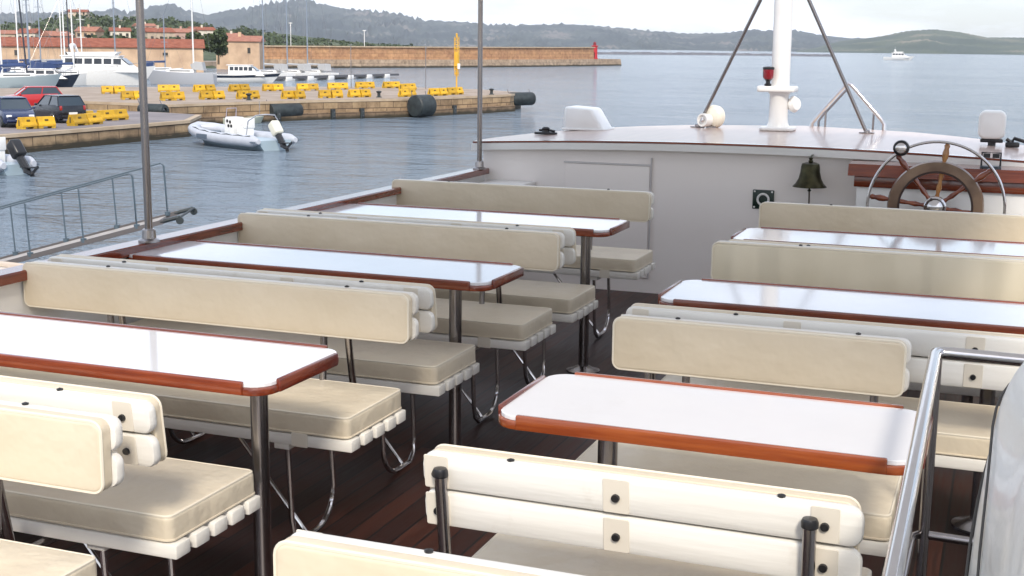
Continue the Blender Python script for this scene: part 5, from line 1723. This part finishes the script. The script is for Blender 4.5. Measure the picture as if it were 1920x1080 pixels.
# ------------------------------------------------------------------ town buildings
plaster = [mat('ochre_plaster', (.58, .41, .27), .85, col2=(.44, .30, .20), nscale=.5), mat('sand_plaster', (.56, .45, .34), .85, col2=(.46, .36, .27), nscale=.5),
           mat('pink_plaster', (.50, .34, .28), .85, col2=(.42, .28, .23), nscale=.5), mat('pale_plaster', (.72, .66, .56), .85, col2=(.64, .58, .48), nscale=.5)]
tiles = [mat('terracotta_tiles', (.21, .055, .026), .85, col2=(.30, .095, .05), nscale=1.2), mat('brown_tiles', (.30, .12, .08), .85, col2=(.38, .17, .11), nscale=1.2)]
shut = mat('dark_opening', (.03, .025, .02), .6)
def building(name, p, rz, L_, D_, H_, rh, pm, tm, label, wins=(), group=None, chim=0, door=False):
    t = thing(name, label, 'building', p, rz, group)
    b = NB(); bx(b, -L_ / 2, L_ / 2, -D_ / 2, D_ / 2, -1.5, H_)
    V_ = []
    wobj = obj('wall', b, pm, t, smooth=0)
    b = NB()
    e = .35
    pr_ = [(-D_ / 2 - e, H_ - .05), (-D_ / 2 - e, H_ + .12), (0, H_ + rh + .12), (D_ / 2 + e, H_ + .12), (D_ / 2 + e, H_ - .05), (0, H_ + .0)]
    pr_ = [(-D_ / 2 - e, H_ + .003), (-D_ / 2 - e, H_ + .14), (0, H_ + rh), (D_ / 2 + e, H_ + .14), (D_ / 2 + e, H_ + .003)]
    prism(b, pr_, -L_ / 2 - e, L_ / 2 + e, 'x')
    ro = obj('roof', b, tm, t, smooth=0)
    for k_ in range(chim):
        b = NB(); xx = -L_ / 2 + L_ * (k_ + .6) / (chim + .2)
        bx(b, xx - .3, xx + .3, -.9, -.3, H_ + rh * .5, H_ + rh + .7)
        obj('chimney', b, pm, ro, smooth=0)
    for (x, z, ww, hh) in wins:
        b = NB(); bx(b, x - ww / 2, x + ww / 2, -D_ / 2 - .03, -D_ / 2 + .05, z, z + hh)
        wi = obj('window', b, shut, t, smooth=0)
        b = NB(); bx(b, x - ww / 2 - .08, x + ww / 2 + .08, -D_ / 2 - .10, -D_ / 2 - .032, z - .12, z - .01)
        obj('sill', b, cap_stone, wi, smooth=0)
    if door:
        b = NB(); bx(b, L_ * .3, L_ * .3 + 1.0, -D_ / 2 - .03, -D_ / 2 + .05, 0, 2.1)
        obj('door', b, shut, t, smooth=0)
    return t
# long building px 30..350
building('harbour_building', (-153.0, 190.5, -2.3), math.atan2(196.3 - 171.5, -136.16 + 151.9) - R(22), 40, 9, 2.9, 1.6, plaster[0], tiles[0], 'very long low orange plaster building with a red tiled roof behind the marina',
         [(-15, 1.5, .8, .7), (-11.2, 1.4, .6, .9), (-3, 1.6, .8, .5), (5, 1.6, .8, .5), (9.5, 1.6, .8, .5), (13.5, 1.6, .9, .5)], door=False)
building('harbour_building', (-146.8, 230.5, -2.3), math.atan2(.42, .9), 8.6, 8, 4.2, 1.2, plaster[0], tiles[1], 'smaller orange plaster building at the start of the stone harbour wall',
         [(-2.2, 1.9, .6, 1.1), (2.2, 1.9, .6, 1.1)], chim=1)
rg = random.Random(21)
hl = [(-43.1, .30, 'pink'), (-42.1, .34, 'sand'), (-40.9, .36, 'pale'), (-39.9, .30, 'pink'), (-39.0, .92, 'sand'), (-38.6, .36, 'ochre'), (-37.4, .40, 'pale'), (-36.4, .62, 'pale'), (-35.9, .34, 'sand'), (-34.9, .38, 'pink'), (-34.1, .50, 'pale'), (-32.9, .40, 'pale')]
pmn = {'ochre': plaster[0], 'sand': plaster[1], 'pink': plaster[2], 'pale': plaster[3]}
for i, (a, u, pn) in enumerate(hl):
    r_ = 275 + 485 * u
    H_ = max(1.6 + lerp_tab(TOWN, a) * 760, -2.1) + 2.3
    z = -2.3 + H_ * u ** 1.5
    L_, D_, hh = rg.uniform(6, 10), rg.uniform(6, 8), rg.uniform(2.2, 3.4)
    ws = [(-L_ / 2 + L_ * (k_ + .5) / 3, 1.0, .9, 1.1) for k_ in range(3)]
    building('town_house', (r_ * math.sin(R(a)), r_ * math.cos(R(a)), z + .6), R(-a) + rg.uniform(-.5, .5), L_, D_, hh, rg.uniform(1.1, 1.7), pmn[pn], tiles[i % 2],
             '%s plaster house with a %s roof on the town hill, %s from the left' % (pn, ('terracotta', 'brown')[i % 2], (ORD + ['twelfth'])[sum(1 for q in hl if q[0] < a)]), ws, 'houses on the town hill', chim=1)

# ------------------------------------------------------------------ haze
b = NB()
bx(b, -5600, 5600, -600, 6100, -5.2, 230)
hz = obj('haze', b, mat('haze_surface', (1, 1, 1)), smooth=0)
hm = bpy.data.materials.new('sea_haze')
hm.use_nodes = True
hn, hl_ = hm.node_tree.nodes, hm.node_tree.links
hn.remove(hn['Principled BSDF'])
pv = hn.new('ShaderNodeVolumePrincipled')
pv.inputs['Color'].default_value = (0.84, 0.90, 1.0, 1)
pv.inputs['Density'].default_value = 0.00009
pv.inputs['Anisotropy'].default_value = 0.0
hl_.new(pv.outputs[0], hn['Material Output'].inputs['Volume'])
hz.data.materials.clear(); hz.data.materials.append(hm)
tag(hz, 'thin pale sea haze over the whole bay', kind='stuff')
